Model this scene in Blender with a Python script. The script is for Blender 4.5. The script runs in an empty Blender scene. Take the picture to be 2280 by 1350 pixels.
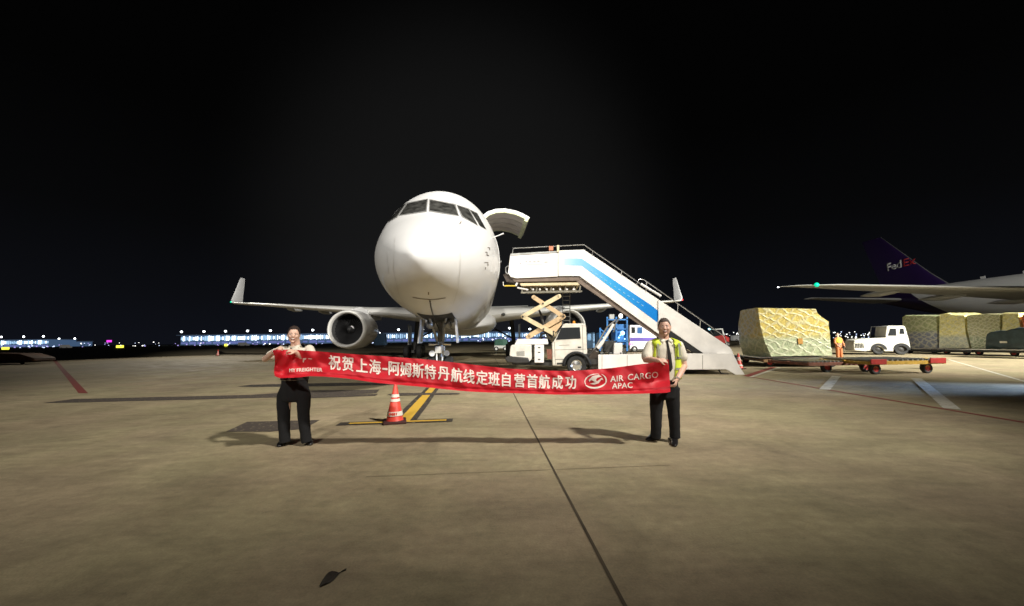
import bpy, bmesh, math, random
from mathutils import Vector, Matrix
from mathutils.bvhtree import BVHTree
R = math.radians
random.seed(7)
sc = bpy.context.scene
col = sc.collection

# ---------------------------------------------------------------- camera
F = 830.0
CAM_H = 1.54
PITCH, ROLL = R(5.64), R(0.75)
cp, sp, cr, sr = math.cos(PITCH), math.sin(PITCH), math.cos(ROLL), math.sin(ROLL)
c_r = Vector((cr, sr*sp, -sr*cp)); c_u = Vector((sr, -cr*sp, cr*cp)); c_f = Vector((0, cp, sp))
cd = bpy.data.cameras.new("camera"); cam = bpy.data.objects.new("camera", cd); col.objects.link(cam)
cd.sensor_width = 36; cd.lens = 36*F/2280; cd.clip_start = 0.05; cd.clip_end = 6000
m3 = Matrix((c_r, c_u, -c_f)).transposed()
cam.matrix_world = Matrix.Translation((0, 0, CAM_H)) @ m3.to_4x4()
sc.camera = cam
CO = Vector((0, 0, CAM_H))

# ---------------------------------------------------------------- world and light
w = bpy.data.worlds.new("World"); sc.world = w; w.use_nodes = True
nt = w.node_tree; bg = nt.nodes["Background"]
tc = nt.nodes.new("ShaderNodeTexCoord"); sx = nt.nodes.new("ShaderNodeSeparateXYZ"); rp = nt.nodes.new("ShaderNodeValToRGB")
nt.links.new(tc.outputs["Generated"], sx.inputs[0]); nt.links.new(sx.outputs["Z"], rp.inputs[0]); nt.links.new(rp.outputs[0], bg.inputs[0])
e = rp.color_ramp.elements
e[0].position = 0.0; e[0].color = (0.0046, 0.0054, 0.0088, 1)
e[1].position = 1.0; e[1].color = (0.0006, 0.0006, 0.0006, 1)
for pos, c in ((0.10, (0.0036, 0.0040, 0.0056, 1)), (0.25, (0.0020, 0.0021, 0.0024, 1)), (0.45, (0.0009, 0.0009, 0.0009, 1))):
    x = e.new(pos); x.color = c
# glow of the floodlit stand in the damp night air, low in the sky ahead
dp = nt.nodes.new("ShaderNodeVectorMath"); dp.operation = 'DOT_PRODUCT'; dp.inputs[1].default_value = Vector((-0.12, 1, 0.30)).normalized(); nt.links.new(tc.outputs["Generated"], dp.inputs[0])
gr = nt.nodes.new("ShaderNodeMapRange"); gr.interpolation_type = 'SMOOTHERSTEP'; gr.inputs[1].default_value = 0.82; gr.inputs[2].default_value = 1.0; gr.inputs[3].default_value = 0.0; gr.inputs[4].default_value = 0.0062
nt.links.new(dp.outputs["Value"], gr.inputs[0])
ad = nt.nodes.new("ShaderNodeMix"); ad.data_type = 'RGBA'; ad.blend_type = 'ADD'; ad.inputs[0].default_value = 1.0
nt.links.new(rp.outputs[0], ad.inputs[6]); nt.links.new(gr.outputs[0], ad.inputs[7]); nt.links.new(ad.outputs[2], bg.inputs[0])
bg.inputs[1].default_value = 1.0
sc.view_settings.view_transform = 'Standard'; sc.view_settings.look = 'None'
sc.view_settings.exposure = 0.0; sc.view_settings.gamma = 1.0
sc.cycles.use_denoising = True
sc.cycles.max_bounces = 6

def lamp(name, loc, aim, power, cone, color, blend=1.0, rad=0.7):     # an aimed floodlight spot, no mast built; most are placed to brighten chosen parts
    l = bpy.data.lights.new(name, 'SPOT'); l.energy = power; l.color = color; l.spot_size = R(cone); l.spot_blend = blend; l.shadow_soft_size = rad
    o = bpy.data.objects.new(name, l); col.objects.link(o); o.location = loc
    o.rotation_euler = (Vector(aim)-Vector(loc)).to_track_quat('-Z', 'Y').to_euler()
    return o
lamp("floodlight_main", (16.5, -5, 22), (-2.5, 16, 0), 61000, 47, (1.0, 0.95, 0.86))
lamp("floodlight_second", (-6, -38, 28), (-6, 31, 4), 95000, 40, (1.0, 0.96, 0.88))
lamp("floodlight_side", (42, -6, 24), (26, 27, 2), 300000, 58, (1.0, 0.98, 0.88))
lamp("tail_fill_spot", (42, -6, 25), (61, 54, 9), 52000, 26, (1.0, 0.98, 0.92))  # unseen spot added to brighten the right freighter's tail and fuselage
lamp("left_wing_fill_spot", (30, -30, 27), (-24, 40, 5.5), 330000, 15, (1.0, 0.97, 0.9))  # unseen narrow spot added to brighten the left wing and winglet
lamp("right_wing_fill_spot", (-40, -30, 27), (21, 44, 6), 330000, 15, (1.0, 0.97, 0.9))  # its counterpart, likewise added, for the right winglet
lamp("floodlight_far", (-50, 62, 26), (-34, 38, 0), 26000, 44, (1.0, 0.93, 0.80))
sp_ = bpy.data.lights.new("vehicle_headlight", 'SPOT'); sp_.energy = 15000; sp_.color = (0.42, 0.62, 1.0)
sp_.spot_size = R(26); sp_.spot_blend = 1.0; sp_.shadow_soft_size = 0.3
so = bpy.data.objects.new("vehicle_headlight", sp_); col.objects.link(so); so.location = (20.5, 9.7, 0.62)
so.rotation_euler = (Vector((11.0, 11.4, -0.1))-so.location).to_track_quat('-Z', 'Y').to_euler()

# ---------------------------------------------------------------- pixel helpers (photo pixel -> point in the place)
def D(px, py):
    return c_f + c_r*((px-1140)/F) + c_u*((675-py)/F)
def P(px, py, Y):
    d = D(px, py); return CO + d*(Y/d.y)
def G(px, py):
    d = D(px, py); return CO + d*(-CAM_H/d.z)

# ---------------------------------------------------------------- naming
def tag(o, label=None, cat=None, group=None, kind=None):
    if label: o['label'] = label
    if cat: o['category'] = cat
    if group: o['group'] = group
    if kind: o['kind'] = kind
    return o
def empty(name, loc, label, cat, rz=0, group=None):
    o = bpy.data.objects.new(name, None); col.objects.link(o); o.location = loc; o.rotation_euler = (0, 0, rz)
    o.empty_display_size = 0.2
    return tag(o, label, cat, group)
def copy_tree(o, parent=None):
    c = o.copy(); col.objects.link(c); c.parent = parent
    for ch in list(o.children): copy_tree(ch, c)
    return c

# ---------------------------------------------------------------- materials
MATS = {}
def mat(name, c, rough=0.5, metal=0.0, var=0.0, vscale=3.0, bump=0.0, bscale=20.0, emit=None, estr=0.0, coat=0.0, trans=0.0, alpha=1.0):
    if name in MATS: return MATS[name]
    m = bpy.data.materials.new(name); m.use_nodes = True; n = m.node_tree; b = n.nodes["Principled BSDF"]
    b.inputs["Base Color"].default_value = (*c, 1); b.inputs["Roughness"].default_value = rough; b.inputs["Metallic"].default_value = metal
    if coat: b.inputs["Coat Weight"].default_value = coat; b.inputs["Coat Roughness"].default_value = 0.08
    if trans: b.inputs["Transmission Weight"].default_value = trans
    if alpha < 1: b.inputs["Alpha"].default_value = alpha
    if emit: b.inputs["Emission Color"].default_value = (*emit, 1); b.inputs["Emission Strength"].default_value = estr
    if var or bump:
        t = n.nodes.new("ShaderNodeTexCoord")
    if var:
        nz = n.nodes.new("ShaderNodeTexNoise"); nz.inputs["Scale"].default_value = vscale; nz.inputs["Detail"].default_value = 6
        n.links.new(t.outputs["Object"], nz.inputs["Vector"])
        mr = n.nodes.new("ShaderNodeMapRange"); mr.inputs[1].default_value = 0.3; mr.inputs[2].default_value = 0.7
        mr.inputs[3].default_value = 1-var; mr.inputs[4].default_value = 1+var*0.6
        n.links.new(nz.outputs[0], mr.inputs[0])
        mx = n.nodes.new("ShaderNodeMix"); mx.data_type = 'RGBA'; mx.blend_type = 'MULTIPLY'; mx.inputs[0].default_value = 1
        mx.inputs[6].default_value = (*c, 1); n.links.new(mr.outputs[0], mx.inputs[7]); n.links.new(mx.outputs[2], b.inputs["Base Color"])
    if bump:
        nz = n.nodes.new("ShaderNodeTexNoise"); nz.inputs["Scale"].default_value = bscale; nz.inputs["Detail"].default_value = 4
        n.links.new(t.outputs["Object"], nz.inputs["Vector"])
        bp = n.nodes.new("ShaderNodeBump"); bp.inputs["Strength"].default_value = bump; bp.inputs["Distance"].default_value = 0.02
        n.links.new(nz.outputs[0], bp.inputs["Height"]); n.links.new(bp.outputs[0], b.inputs["Normal"])
    MATS[name] = m; return m
M_white = mat('white_paint', (0.84, 0.83, 0.80), 0.28, var=0.06, vscale=1.2, coat=0.3)
M_plane = mat('aircraft_white', (0.72, 0.72, 0.72), 0.48, var=0.05, vscale=0.6, coat=0.25)
MATS['aircraft_white'].node_tree.nodes['Principled BSDF'].inputs['Coat Roughness'].default_value = 0.03
MATS['aircraft_white'].node_tree.nodes['Principled BSDF'].inputs['Specular IOR Level'].default_value = 0.2
M_wing = mat('wing_grey', (0.50, 0.50, 0.49), 0.38, metal=0.1, var=0.12, vscale=1.0)
M_alu = mat('bare_metal', (0.72, 0.71, 0.69), 0.22, metal=0.9, var=0.1)
M_steel = mat('grey_steel', (0.30, 0.30, 0.29), 0.45, metal=0.5, var=0.25, vscale=4)
M_dark = mat('dark_metal', (0.045, 0.043, 0.04), 0.5, metal=0.3, var=0.3, vscale=5)
M_black = mat('black', (0.008, 0.008, 0.009), 0.6)
M_rub = mat('tyre_rubber', (0.018, 0.018, 0.018), 0.75, var=0.3, vscale=8, bump=0.2)
M_glass = mat('dark_glass', (0.03, 0.033, 0.036), 0.05, coat=1.0)
M_cream = mat('cream_paint', (0.70, 0.58, 0.36), 0.4, var=0.2, vscale=5)
M_red = mat('red_paint', (0.50, 0.035, 0.03), 0.45, var=0.25, vscale=5)
M_yel = mat('yellow_paint', (0.60, 0.36, 0.05), 0.5, var=0.35, vscale=6)
M_brown = mat('brown_primer', (0.17, 0.125, 0.095), 0.6, var=0.3, vscale=4)

# ---------------------------------------------------------------- mesh builder
class MB:
    def __init__(s): s.v = []; s.f = []
    def add(s, vs, fs):
        n = len(s.v); s.v += [Vector(q) for q in vs]; s.f += [tuple(i+n for i in q) for q in fs]; return s
    def box(s, c, d, rot=None):
        x, y, z = d[0]/2, d[1]/2, d[2]/2; c = Vector(c)
        vs = [Vector((a*x, b*y, g*z)) for a in (-1, 1) for b in (-1, 1) for g in (-1, 1)]
        if rot is not None: vs = [rot @ q for q in vs]
        return s.add([c+q for q in vs], [(0, 1, 3, 2), (4, 6, 7, 5), (0, 4, 5, 1), (2, 3, 7, 6), (0, 2, 6, 4), (1, 5, 7, 3)])
    def bar(s, a, b, w, h):                       # rectangular bar between two points
        a = Vector(a); b = Vector(b); d = b-a; q = d.to_track_quat('X', 'Z').to_matrix()
        return s.box((a+b)/2, (d.length, w, h), q)
    def prism(s, poly, off):
        n = len(poly); off = Vector(off); A = [Vector(q) for q in poly]
        return s.add(A+[q+off for q in A], [tuple(range(n))[::-1], tuple(range(n, 2*n))]+[(i, (i+1) % n, (i+1) % n+n, i+n) for i in range(n)])
    def rings(s, rs, closed=True, caps=True):
        n = len(rs[0]); vs = [q for r in rs for q in r]; fs = []
        for i in range(len(rs)-1):
            for j in range(n if closed else n-1):
                k = (j+1) % n; fs.append((i*n+j, i*n+k, (i+1)*n+k, (i+1)*n+j))
        if caps and closed: fs.append(tuple(range(n))[::-1]); fs.append(tuple((len(rs)-1)*n+j for j in range(n)))
        return s.add(vs, fs)
    def tube(s, path, r, n=8, caps=True):
        path = [Vector(q) for q in path]; rs = []; m = len(path)
        if not hasattr(r, '__len__'): r = [r]*m
        t = (path[1]-path[0]).normalized(); u = t.orthogonal().normalized()
        for i, q in enumerate(path):
            a = path[max(i-1, 0)]; b = path[min(i+1, m-1)]; t = (b-a).normalized()
            u = (u-t*u.dot(t)).normalized(); v = t.cross(u)
            ri = r[i]; ra, rb = (ri if hasattr(ri, '__len__') else (ri, ri))
            rs.append([q+u*math.cos(2*math.pi*k/n)*ra+v*math.sin(2*math.pi*k/n)*rb for k in range(n)])
        return s.rings(rs, True, caps)
    def lathe(s, prof, c, axis='Z', n=24, caps=False):
        c = Vector(c); rs = []
        for a, r in prof:
            ring = []
            for k in range(n):
                x = math.cos(2*math.pi*k/n)*r; y = math.sin(2*math.pi*k/n)*r
                ring.append(c+(Vector((x, y, a)) if axis == 'Z' else Vector((a, x, y)) if axis == 'X' else Vector((x, a, y))))
            rs.append(ring)
        return s.rings(rs, True, caps)
    def ball(s, c, r, n=12, m=8, rot=None):
        if not hasattr(r, '__len__'): r = (r, r, r)
        rs = []; c = Vector(c)
        for i in range(m+1):
            th = math.pi*(i+0.02)/(m+0.04); ring = []
            for k in range(n):
                q = Vector((math.sin(th)*math.cos(2*math.pi*k/n)*r[0], math.sin(th)*math.sin(2*math.pi*k/n)*r[1], math.cos(th)*r[2]))
                if rot is not None: q = rot @ q
                ring.append(c+q)
            rs.append(ring)
        return s.rings(rs)
    def build(s, name, m, parent=None, org=None, bevel=0, flat=False, angle=35, remesh=0, smooth=0, recalc=True):
        me = bpy.data.meshes.new(name)
        vs = s.v if org is None else [q-Vector(org) for q in s.v]
        me.from_pydata([tuple(q) for q in vs], [], s.f); me.materials.append(m)
        bm = bmesh.new(); bm.from_mesh(me)
        if recalc: bmesh.ops.recalc_face_normals(bm, faces=bm.faces)
        for f in bm.faces: f.smooth = not flat
        ca = math.radians(angle)
        for ed in bm.edges:
            if len(ed.link_faces) == 2 and ed.calc_face_angle(0) > ca: ed.smooth = False
        bm.to_mesh(me); bm.free()
        o = bpy.data.objects.new(name, me); col.objects.link(o); o.parent = parent
        if bevel:
            b = o.modifiers.new('bevel', 'BEVEL'); b.width = bevel; b.segments = 2; b.limit_method = 'ANGLE'
        if remesh:
            b = o.modifiers.new('remesh', 'REMESH'); b.mode = 'VOXEL'; b.voxel_size = remesh; b.use_smooth_shade = True
            if smooth:
                b = o.modifiers.new('smooth', 'SMOOTH'); b.iterations = smooth; b.factor = 0.5
        return o

class Fr:                                         # a vertical reference plane of a thing: photo pixels -> local side-view coordinates
    def __init__(s, X, Y, a):
        s.O = Vector((X, Y, 0)); s.a = a; s.e = Vector((math.cos(a), math.sin(a), 0)); s.n = Vector((-math.sin(a), math.cos(a), 0))
    def t(s, px, py, d=0.0):
        r = D(px, py); k = (s.O-CO).dot(s.n)+d; p = CO+r*(k/r.dot(s.n))
        return Vector(((p-s.O).dot(s.e), d, p.z))
    def poly(s, pts, d): return [s.t(x, y, d) for x, y in pts]
    def prism(s, mb, pts, d0, d1): return mb.prism(s.poly(pts, d0), (0, d1-d0, 0))

def text_mesh(body, size, offset=0.0, align='CENTER', xs=1.0, space=1.0):
    c = bpy.data.curves.new('txt', 'FONT'); c.body = body; c.size = size; c.offset = offset; c.align_x = align; c.align_y = 'CENTER'; c.space_character = space
    c.resolution_u = 3; c.fill_mode = 'FRONT'
    o = bpy.data.objects.new('txt', c); col.objects.link(o)
    dg = bpy.context.evaluated_depsgraph_get(); dg.update(); me = bpy.data.meshes.new_from_object(o.evaluated_get(dg))
    vs = [(v.co.x*xs, v.co.y) for v in me.vertices]; fs = [tuple(p.vertices) for p in me.polygons]
    bpy.data.objects.remove(o); bpy.data.curves.remove(c); bpy.data.meshes.remove(me)
    return vs, fs

def interp(tab, x):                               # smooth (Catmull-Rom) table interpolation
    n = len(tab)
    if x <= tab[0][0]: return tab[0][1]
    if x >= tab[-1][0]: return tab[-1][1]
    i = max(k for k in range(n-1) if tab[k][0] <= x)
    x0, y0 = tab[i]; x1, y1 = tab[i+1]; h = x1-x0
    def sl(k):
        if k == 0: return (tab[1][1]-tab[0][1])/(tab[1][0]-tab[0][0])
        if k == n-1: return (tab[-1][1]-tab[-2][1])/(tab[-1][0]-tab[-2][0])
        a = (tab[k][1]-tab[k-1][1])/(tab[k][0]-tab[k-1][0]); b = (tab[k+1][1]-tab[k][1])/(tab[k+1][0]-tab[k][0])
        if a*b <= 0: return 0
        return 2*a*b/(a+b)
    m0, m1 = sl(i), sl(i+1); t = (x-x0)/h
    return (2*t**3-3*t*t+1)*y0+(t**3-2*t*t+t)*h*m0+(3*t*t-2*t**3)*y1+(t**3-t*t)*h*m1

# ---------------------------------------------------------------- ground and markings
def ground_mat():
    m = bpy.data.materials.new('apron_concrete'); m.use_nodes = True; n = m.node_tree; b = n.nodes["Principled BSDF"]; L = n.links.new
    t = n.nodes.new("ShaderNodeTexCoord")
    def noise(scale, detail, vec=None, rough=0.55, dist=0.0):
        z = n.nodes.new("ShaderNodeTexNoise"); z.inputs["Scale"].default_value = scale; z.inputs["Detail"].default_value = detail
        z.inputs["Roughness"].default_value = rough; z.inputs["Distortion"].default_value = dist
        L(vec or t.outputs["Object"], z.inputs["Vector"]); return z.outputs[0]
    def mapr(x, a, b_, c, d):
        z = n.nodes.new("ShaderNodeMapRange"); L(x, z.inputs[0])
        for i, q in enumerate((a, b_, c, d)): z.inputs[i+1].default_value = q
        return z.outputs[0]
    def mul(a, b_):
        z = n.nodes.new("ShaderNodeMath"); z.operation = 'MULTIPLY'; L(a, z.inputs[0]); L(b_, z.inputs[1]); return z.outputs[0]
    mp = n.nodes.new("ShaderNodeMapping"); mp.inputs["Rotation"].default_value = (0, 0, R(62)); mp.inputs["Scale"].default_value = (0.5, 3.0, 1)
    L(t.outputs["Object"], mp.inputs["Vector"])
    mp2 = n.nodes.new("ShaderNodeMapping"); mp2.inputs["Rotation"].default_value = (0, 0, R(-30)); mp2.inputs["Scale"].default_value = (0.85, 1.15, 1)
    L(t.outputs["Object"], mp2.inputs["Vector"])
    big = mapr(noise(0.16, 4), 0.3, 0.7, 0.68, 1.20)
    mid = mapr(noise(1.0, 9, mp2.outputs[0], 0.68, 0.9), 0.3, 0.72, 0.74, 1.18)
    streak = mapr(noise(2.6, 7, mp.outputs[0], 0.65), 0.3, 0.7, 0.86, 1.10)
    fine = mul(mapr(noise(60, 5, None, 0.7), 0.25, 0.75, 0.80, 1.18), mapr(noise(9, 6, None, 0.65), 0.3, 0.7, 0.86, 1.12))
    spot = mul(mapr(noise(5.5, 4, None, 0.7), 0.66, 0.74, 1.0, 0.72), mapr(noise(0.55, 8, None, 0.7, 1.2), 0.56, 0.68, 1.0, 0.78))
    v = mul(mul(mul(mul(big, mid), streak), fine), spot)
    cm = n.nodes.new("ShaderNodeMix"); cm.data_type = 'RGBA'; cm.inputs[6].default_value = (0.378, 0.322, 0.190, 1); cm.inputs[7].default_value = (0.392, 0.312, 0.198, 1)
    L(mapr(noise(0.45, 4), 0.4, 0.6, 0, 1), cm.inputs[0])
    mx = n.nodes.new("ShaderNodeMix"); mx.data_type = 'RGBA'; mx.blend_type = 'MULTIPLY'; mx.inputs[0].default_value = 1
    L(cm.outputs[2], mx.inputs[6]); L(v, mx.inputs[7]); L(mx.outputs[2], b.inputs["Base Color"])
    L(mapr(noise(1.1, 6), 0.3, 0.7, 0.55, 0.85), b.inputs["Roughness"])
    bp = n.nodes.new("ShaderNodeBump"); bp.inputs["Strength"].default_value = 0.35; bp.inputs["Distance"].default_value = 0.01
    L(noise(60, 5), bp.inputs["Height"]); L(bp.outputs[0], b.inputs["Normal"])
    return m
g = MB(); g.add([(-3000, -60, 0), (3000, -60, 0), (3000, 4500, 0), (-3000, 4500, 0)], [(0, 1, 2, 3)])
tag(g.build('ground', ground_mat()), 'brown concrete airport apron', None, None, 'structure')

def worn(name, c, lo=0.45, rough=0.7, scale=9.0, amount=0.55):   # paint worn through in flecks
    m = bpy.data.materials.new(name); m.use_nodes = True; n = m.node_tree; b = n.nodes["Principled BSDF"]
    b.inputs["Roughness"].default_value = rough
    t = n.nodes.new("ShaderNodeTexCoord"); z = n.nodes.new("ShaderNodeTexNoise"); z.inputs["Scale"].default_value = scale; z.inputs["Detail"].default_value = 8
    z.inputs["Roughness"].default_value = 0.65
    n.links.new(t.outputs["Object"], z.inputs["Vector"])
    r = n.nodes.new("ShaderNodeMapRange"); r.inputs[1].default_value = amount; r.inputs[2].default_value = amount+0.1
    n.links.new(z.outputs[0], r.inputs[0])
    x = n.nodes.new("ShaderNodeMix"); x.data_type = 'RGBA'; x.inputs[6].default_value = (*c, 1); x.inputs[7].default_value = (0.335, 0.288, 0.17, 1)
    n.links.new(r.outputs[0], x.inputs[0]); n.links.new(x.outputs[2], b.inputs["Base Color"]); return m
W_yel = worn('line_yellow', (0.68, 0.42, 0.05), amount=0.60)
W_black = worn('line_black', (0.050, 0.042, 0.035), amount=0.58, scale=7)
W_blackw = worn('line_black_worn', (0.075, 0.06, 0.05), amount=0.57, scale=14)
W_red = worn('line_red', (0.24, 0.045, 0.035), amount=0.62, scale=6)
W_white = worn('line_white', (0.60, 0.57, 0.48), amount=0.53, scale=5)
W_joint = mat('joint_sealant', (0.085, 0.065, 0.04), 0.8, var=0.4, vscale=2)
W_jointf = mat('joint_faint', (0.22, 0.185, 0.11), 0.85, var=0.3, vscale=2)

def strip(name, a, b, wd, m, z, label=None):
    a = Vector((a[0], a[1], 0)); b = Vector((b[0], b[1], 0)); d = (b-a); nseg = max(1, int(d.length/2)); s = Vector((-d.y, d.x, 0)).normalized()*wd/2
    g = MB(); vs = []; fs = []
    for i in range(nseg+1):
        q = a+d*i/nseg; j = s*random.uniform(0.93, 1.07); vs += [q-j+Vector((0, 0, z)), q+j+Vector((0, 0, z))]
        if i: fs.append((2*i-2, 2*i, 2*i+1, 2*i-1))
    g.add(vs, fs); return tag(g.build(name, m, recalc=False), label, None, None, 'structure')
def area(name, pts, m, z, label=None):
    g = MB(); g.add([(x, y, z) for x, y in pts], [tuple(range(len(pts)))]); return tag(g.build(name, m, recalc=False), label, None, None, 'structure')

# expansion joints of the slabs
jd = Vector((-0.6, 8.32)).normalized(); jc = Vector((0.03, 10.64)); jn = Vector((jd.y, -jd.x))
for k in (-6, -5, -4, -3, 0, 4, 5, 6, 7, 8):
    c = jc+jn*5.0*k
    strip('ground_joint', c-jd*(14 if k else 13), c+jd*70, 0.024 if k == 0 else 0.010, W_joint if k == 0 else W_jointf, 0.004)
for k in (0, 3, 4, 5, 6, 7, 8, 9, 10, 11, 12, 13):
    c = Vector((0.3, 4.58))+jd*5.0*k
    strip('ground_joint', c-jn*(32 if k else 2.0), c+jn*(42 if k else 1.6), 0.010, W_jointf, 0.006)
# nose-wheel lead-in line with its stop bar, yellow on black
t0, t1 = Vector((-2.12, 7.36)), Vector((-2.95, 15.5))
strip('lead_in_line_border', t0, t1, 0.46, W_black, 0.006); strip('lead_in_line', t0, t1, 0.22, W_yel, 0.010)
strip('stop_bar_border', (-3.30, 7.20), (-1.18, 7.42), 0.27, W_black, 0.0085); strip('stop_bar', (-3.10, 7.22), (-1.30, 7.405), 0.11, W_yel, 0.013)
# old markings painted over in black, then one dark patch
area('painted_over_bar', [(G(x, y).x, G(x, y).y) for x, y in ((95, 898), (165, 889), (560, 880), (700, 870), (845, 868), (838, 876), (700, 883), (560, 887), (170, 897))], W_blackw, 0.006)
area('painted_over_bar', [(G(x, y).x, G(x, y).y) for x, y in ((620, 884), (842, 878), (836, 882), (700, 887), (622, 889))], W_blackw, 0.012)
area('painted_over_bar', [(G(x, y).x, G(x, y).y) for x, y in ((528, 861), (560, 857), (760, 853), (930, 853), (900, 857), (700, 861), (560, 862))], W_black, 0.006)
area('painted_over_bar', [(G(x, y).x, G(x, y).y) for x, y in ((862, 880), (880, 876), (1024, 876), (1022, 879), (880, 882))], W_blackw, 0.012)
area('dark_ground_patch', [(G(x, y).x, G(x, y).y) for x, y in ((503, 962), (550, 940), (712, 936), (676, 956), (600, 962))], W_blackw, 0.006)  # dark flecked patch on the concrete behind the left man
# red boundary lines and white lines
def gl(p): q = G(*p); return (q.x, q.y)
area('red_line', [gl(q) for q in ((175, 876), (196, 876), (124, 801), (116, 801))], W_red, 0.0045)
def lineG(name, a, b, wd, m, z): strip(name, gl(a), gl(b), wd, m, z)
lineG('red_line', (1655, 837), (2400, 961), 0.10, W_red, 0.0045)
lineG('red_line', (1662, 838), (1722, 818), 0.26, W_red, 0.0050)
lineG('white_line', (1672, 840), (1735, 819), 0.12, W_white, 0.0055)
lineG('white_line', (1836, 868), (1862, 838), 0.26, W_white, 0.0055)
lineG('white_line', (2040, 843), (2120, 911), 0.26, W_white, 0.0055)
lineG('white_line', (2112, 801), (2400, 884), 0.10, W_white, 0.0055)
lineG('white_line', (1010, 800), (880, 800), 0.3, W_white, 0.0055)
lineG('white_line', (700, 798), (896, 792), 0.5, W_white, 0.0055)
lineG('white_line', (1030, 806), (1150, 800), 0.3, W_white, 0.0055)

# dark dead leaf lying on the concrete in the foreground
lf = MB(); pts = []
for i in range(9):
    t = i/8; px = 711+57*t; py = 1310-38*t-6*math.sin(t*math.pi); wd = (2+10*math.sin(min(1, t*1.35)*math.pi)) if t < 0.74 else 2.5
    q = G(px, py-wd*0.6); r_ = G(px+3, py+wd*0.8)
    pts.append([Vector((q.x, q.y, 0.012+0.015*math.sin(t*5))), Vector(((q.x+r_.x)/2, (q.y+r_.y)/2, 0.006)), Vector((r_.x, r_.y, 0.014+0.01*math.sin(t*7+1)))])
lf.rings(pts, False, False)
o = lf.build('dead_leaf', mat('leaf_brown', (0.03, 0.025, 0.018), 0.7, var=0.4, vscale=30), recalc=False)
tag(o, 'small dark dead leaf lying on the bare concrete in the foreground', 'leaf'); so_ = o.modifiers.new('s', 'SOLIDIFY'); so_.thickness = 0.002
# ================================================================ airliners
def fuselage_ring(y, top, bot, hw, n=72, zc=None):
    zc = zc if zc is not None else bot+(top-bot)*0.5
    r = []
    for k in range(n):
        a = 2*math.pi*k/n; s, c = math.sin(a), math.cos(a)
        h = (top-zc) if s > 0 else (zc-bot)
        r.append(Vector((hw*c, y, zc+h*s)))
    return r
def airfoil(le, chord, cv, tv, thick, n=14, camber=0.015):
    pts = []
    for i in range(n+1):                          # upper TE -> LE
        x = 0.5*(1+math.cos(math.pi*i/n)); yt = 5*thick*(0.2969*math.sqrt(x)-0.126*x-0.3516*x*x+0.2843*x**3-0.1015*x**4)
        pts.append(le+cv*(x*chord)+tv*(chord*(yt+camber*4*x*(1-x))))
    for i in range(1, n):
        x = 0.5*(1-math.cos(math.pi*i/n)); yt = 5*thick*(0.2969*math.sqrt(x)-0.126*x-0.3516*x*x+0.2843*x**3-0.1015*x**4)
        pts.append(le+cv*(x*chord)+tv*(chord*(-yt*0.9+camber*4*x*(1-x))))
    return pts
YV = Vector((0, 1, 0)); ZV = Vector((0, 0, 1))
def wing_secs(secs, s):                            # secs: (x, yLE, zLE, chord, thick, cant)
    out = []
    for x, y, z, c, th, cant in secs:
        tv = Vector((-s*math.sin(cant), 0, math.cos(cant)))
        out.append(airfoil(Vector((s*x, y, z)), c, YV, tv, th))
    return out
def wheel(mbt, mbr, c, r, wd, axis='X'):
    a = wd/2; mbt.lathe([(-a*0.8, r*0.55), (-a, r*0.7), (-a*0.96, r*0.9), (-a*0.6, r), (a*0.6, r), (a*0.96, r*0.9), (a, r*0.7), (a*0.8, r*0.55)], c, axis, 28)
    mbr.lathe([(-a*0.78, 0.001), (-a*0.7, r*0.2), (-a*0.55, r*0.45), (-a*0.82, r*0.56), (a*0.82, r*0.56), (a*0.55, r*0.45), (a*0.7, r*0.2), (a*0.78, 0.001)], c, axis, 20)
M_le = mat('leading_edge_pale', (0.78, 0.77, 0.74), 0.3, metal=0.15, coat=0.3)
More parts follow.
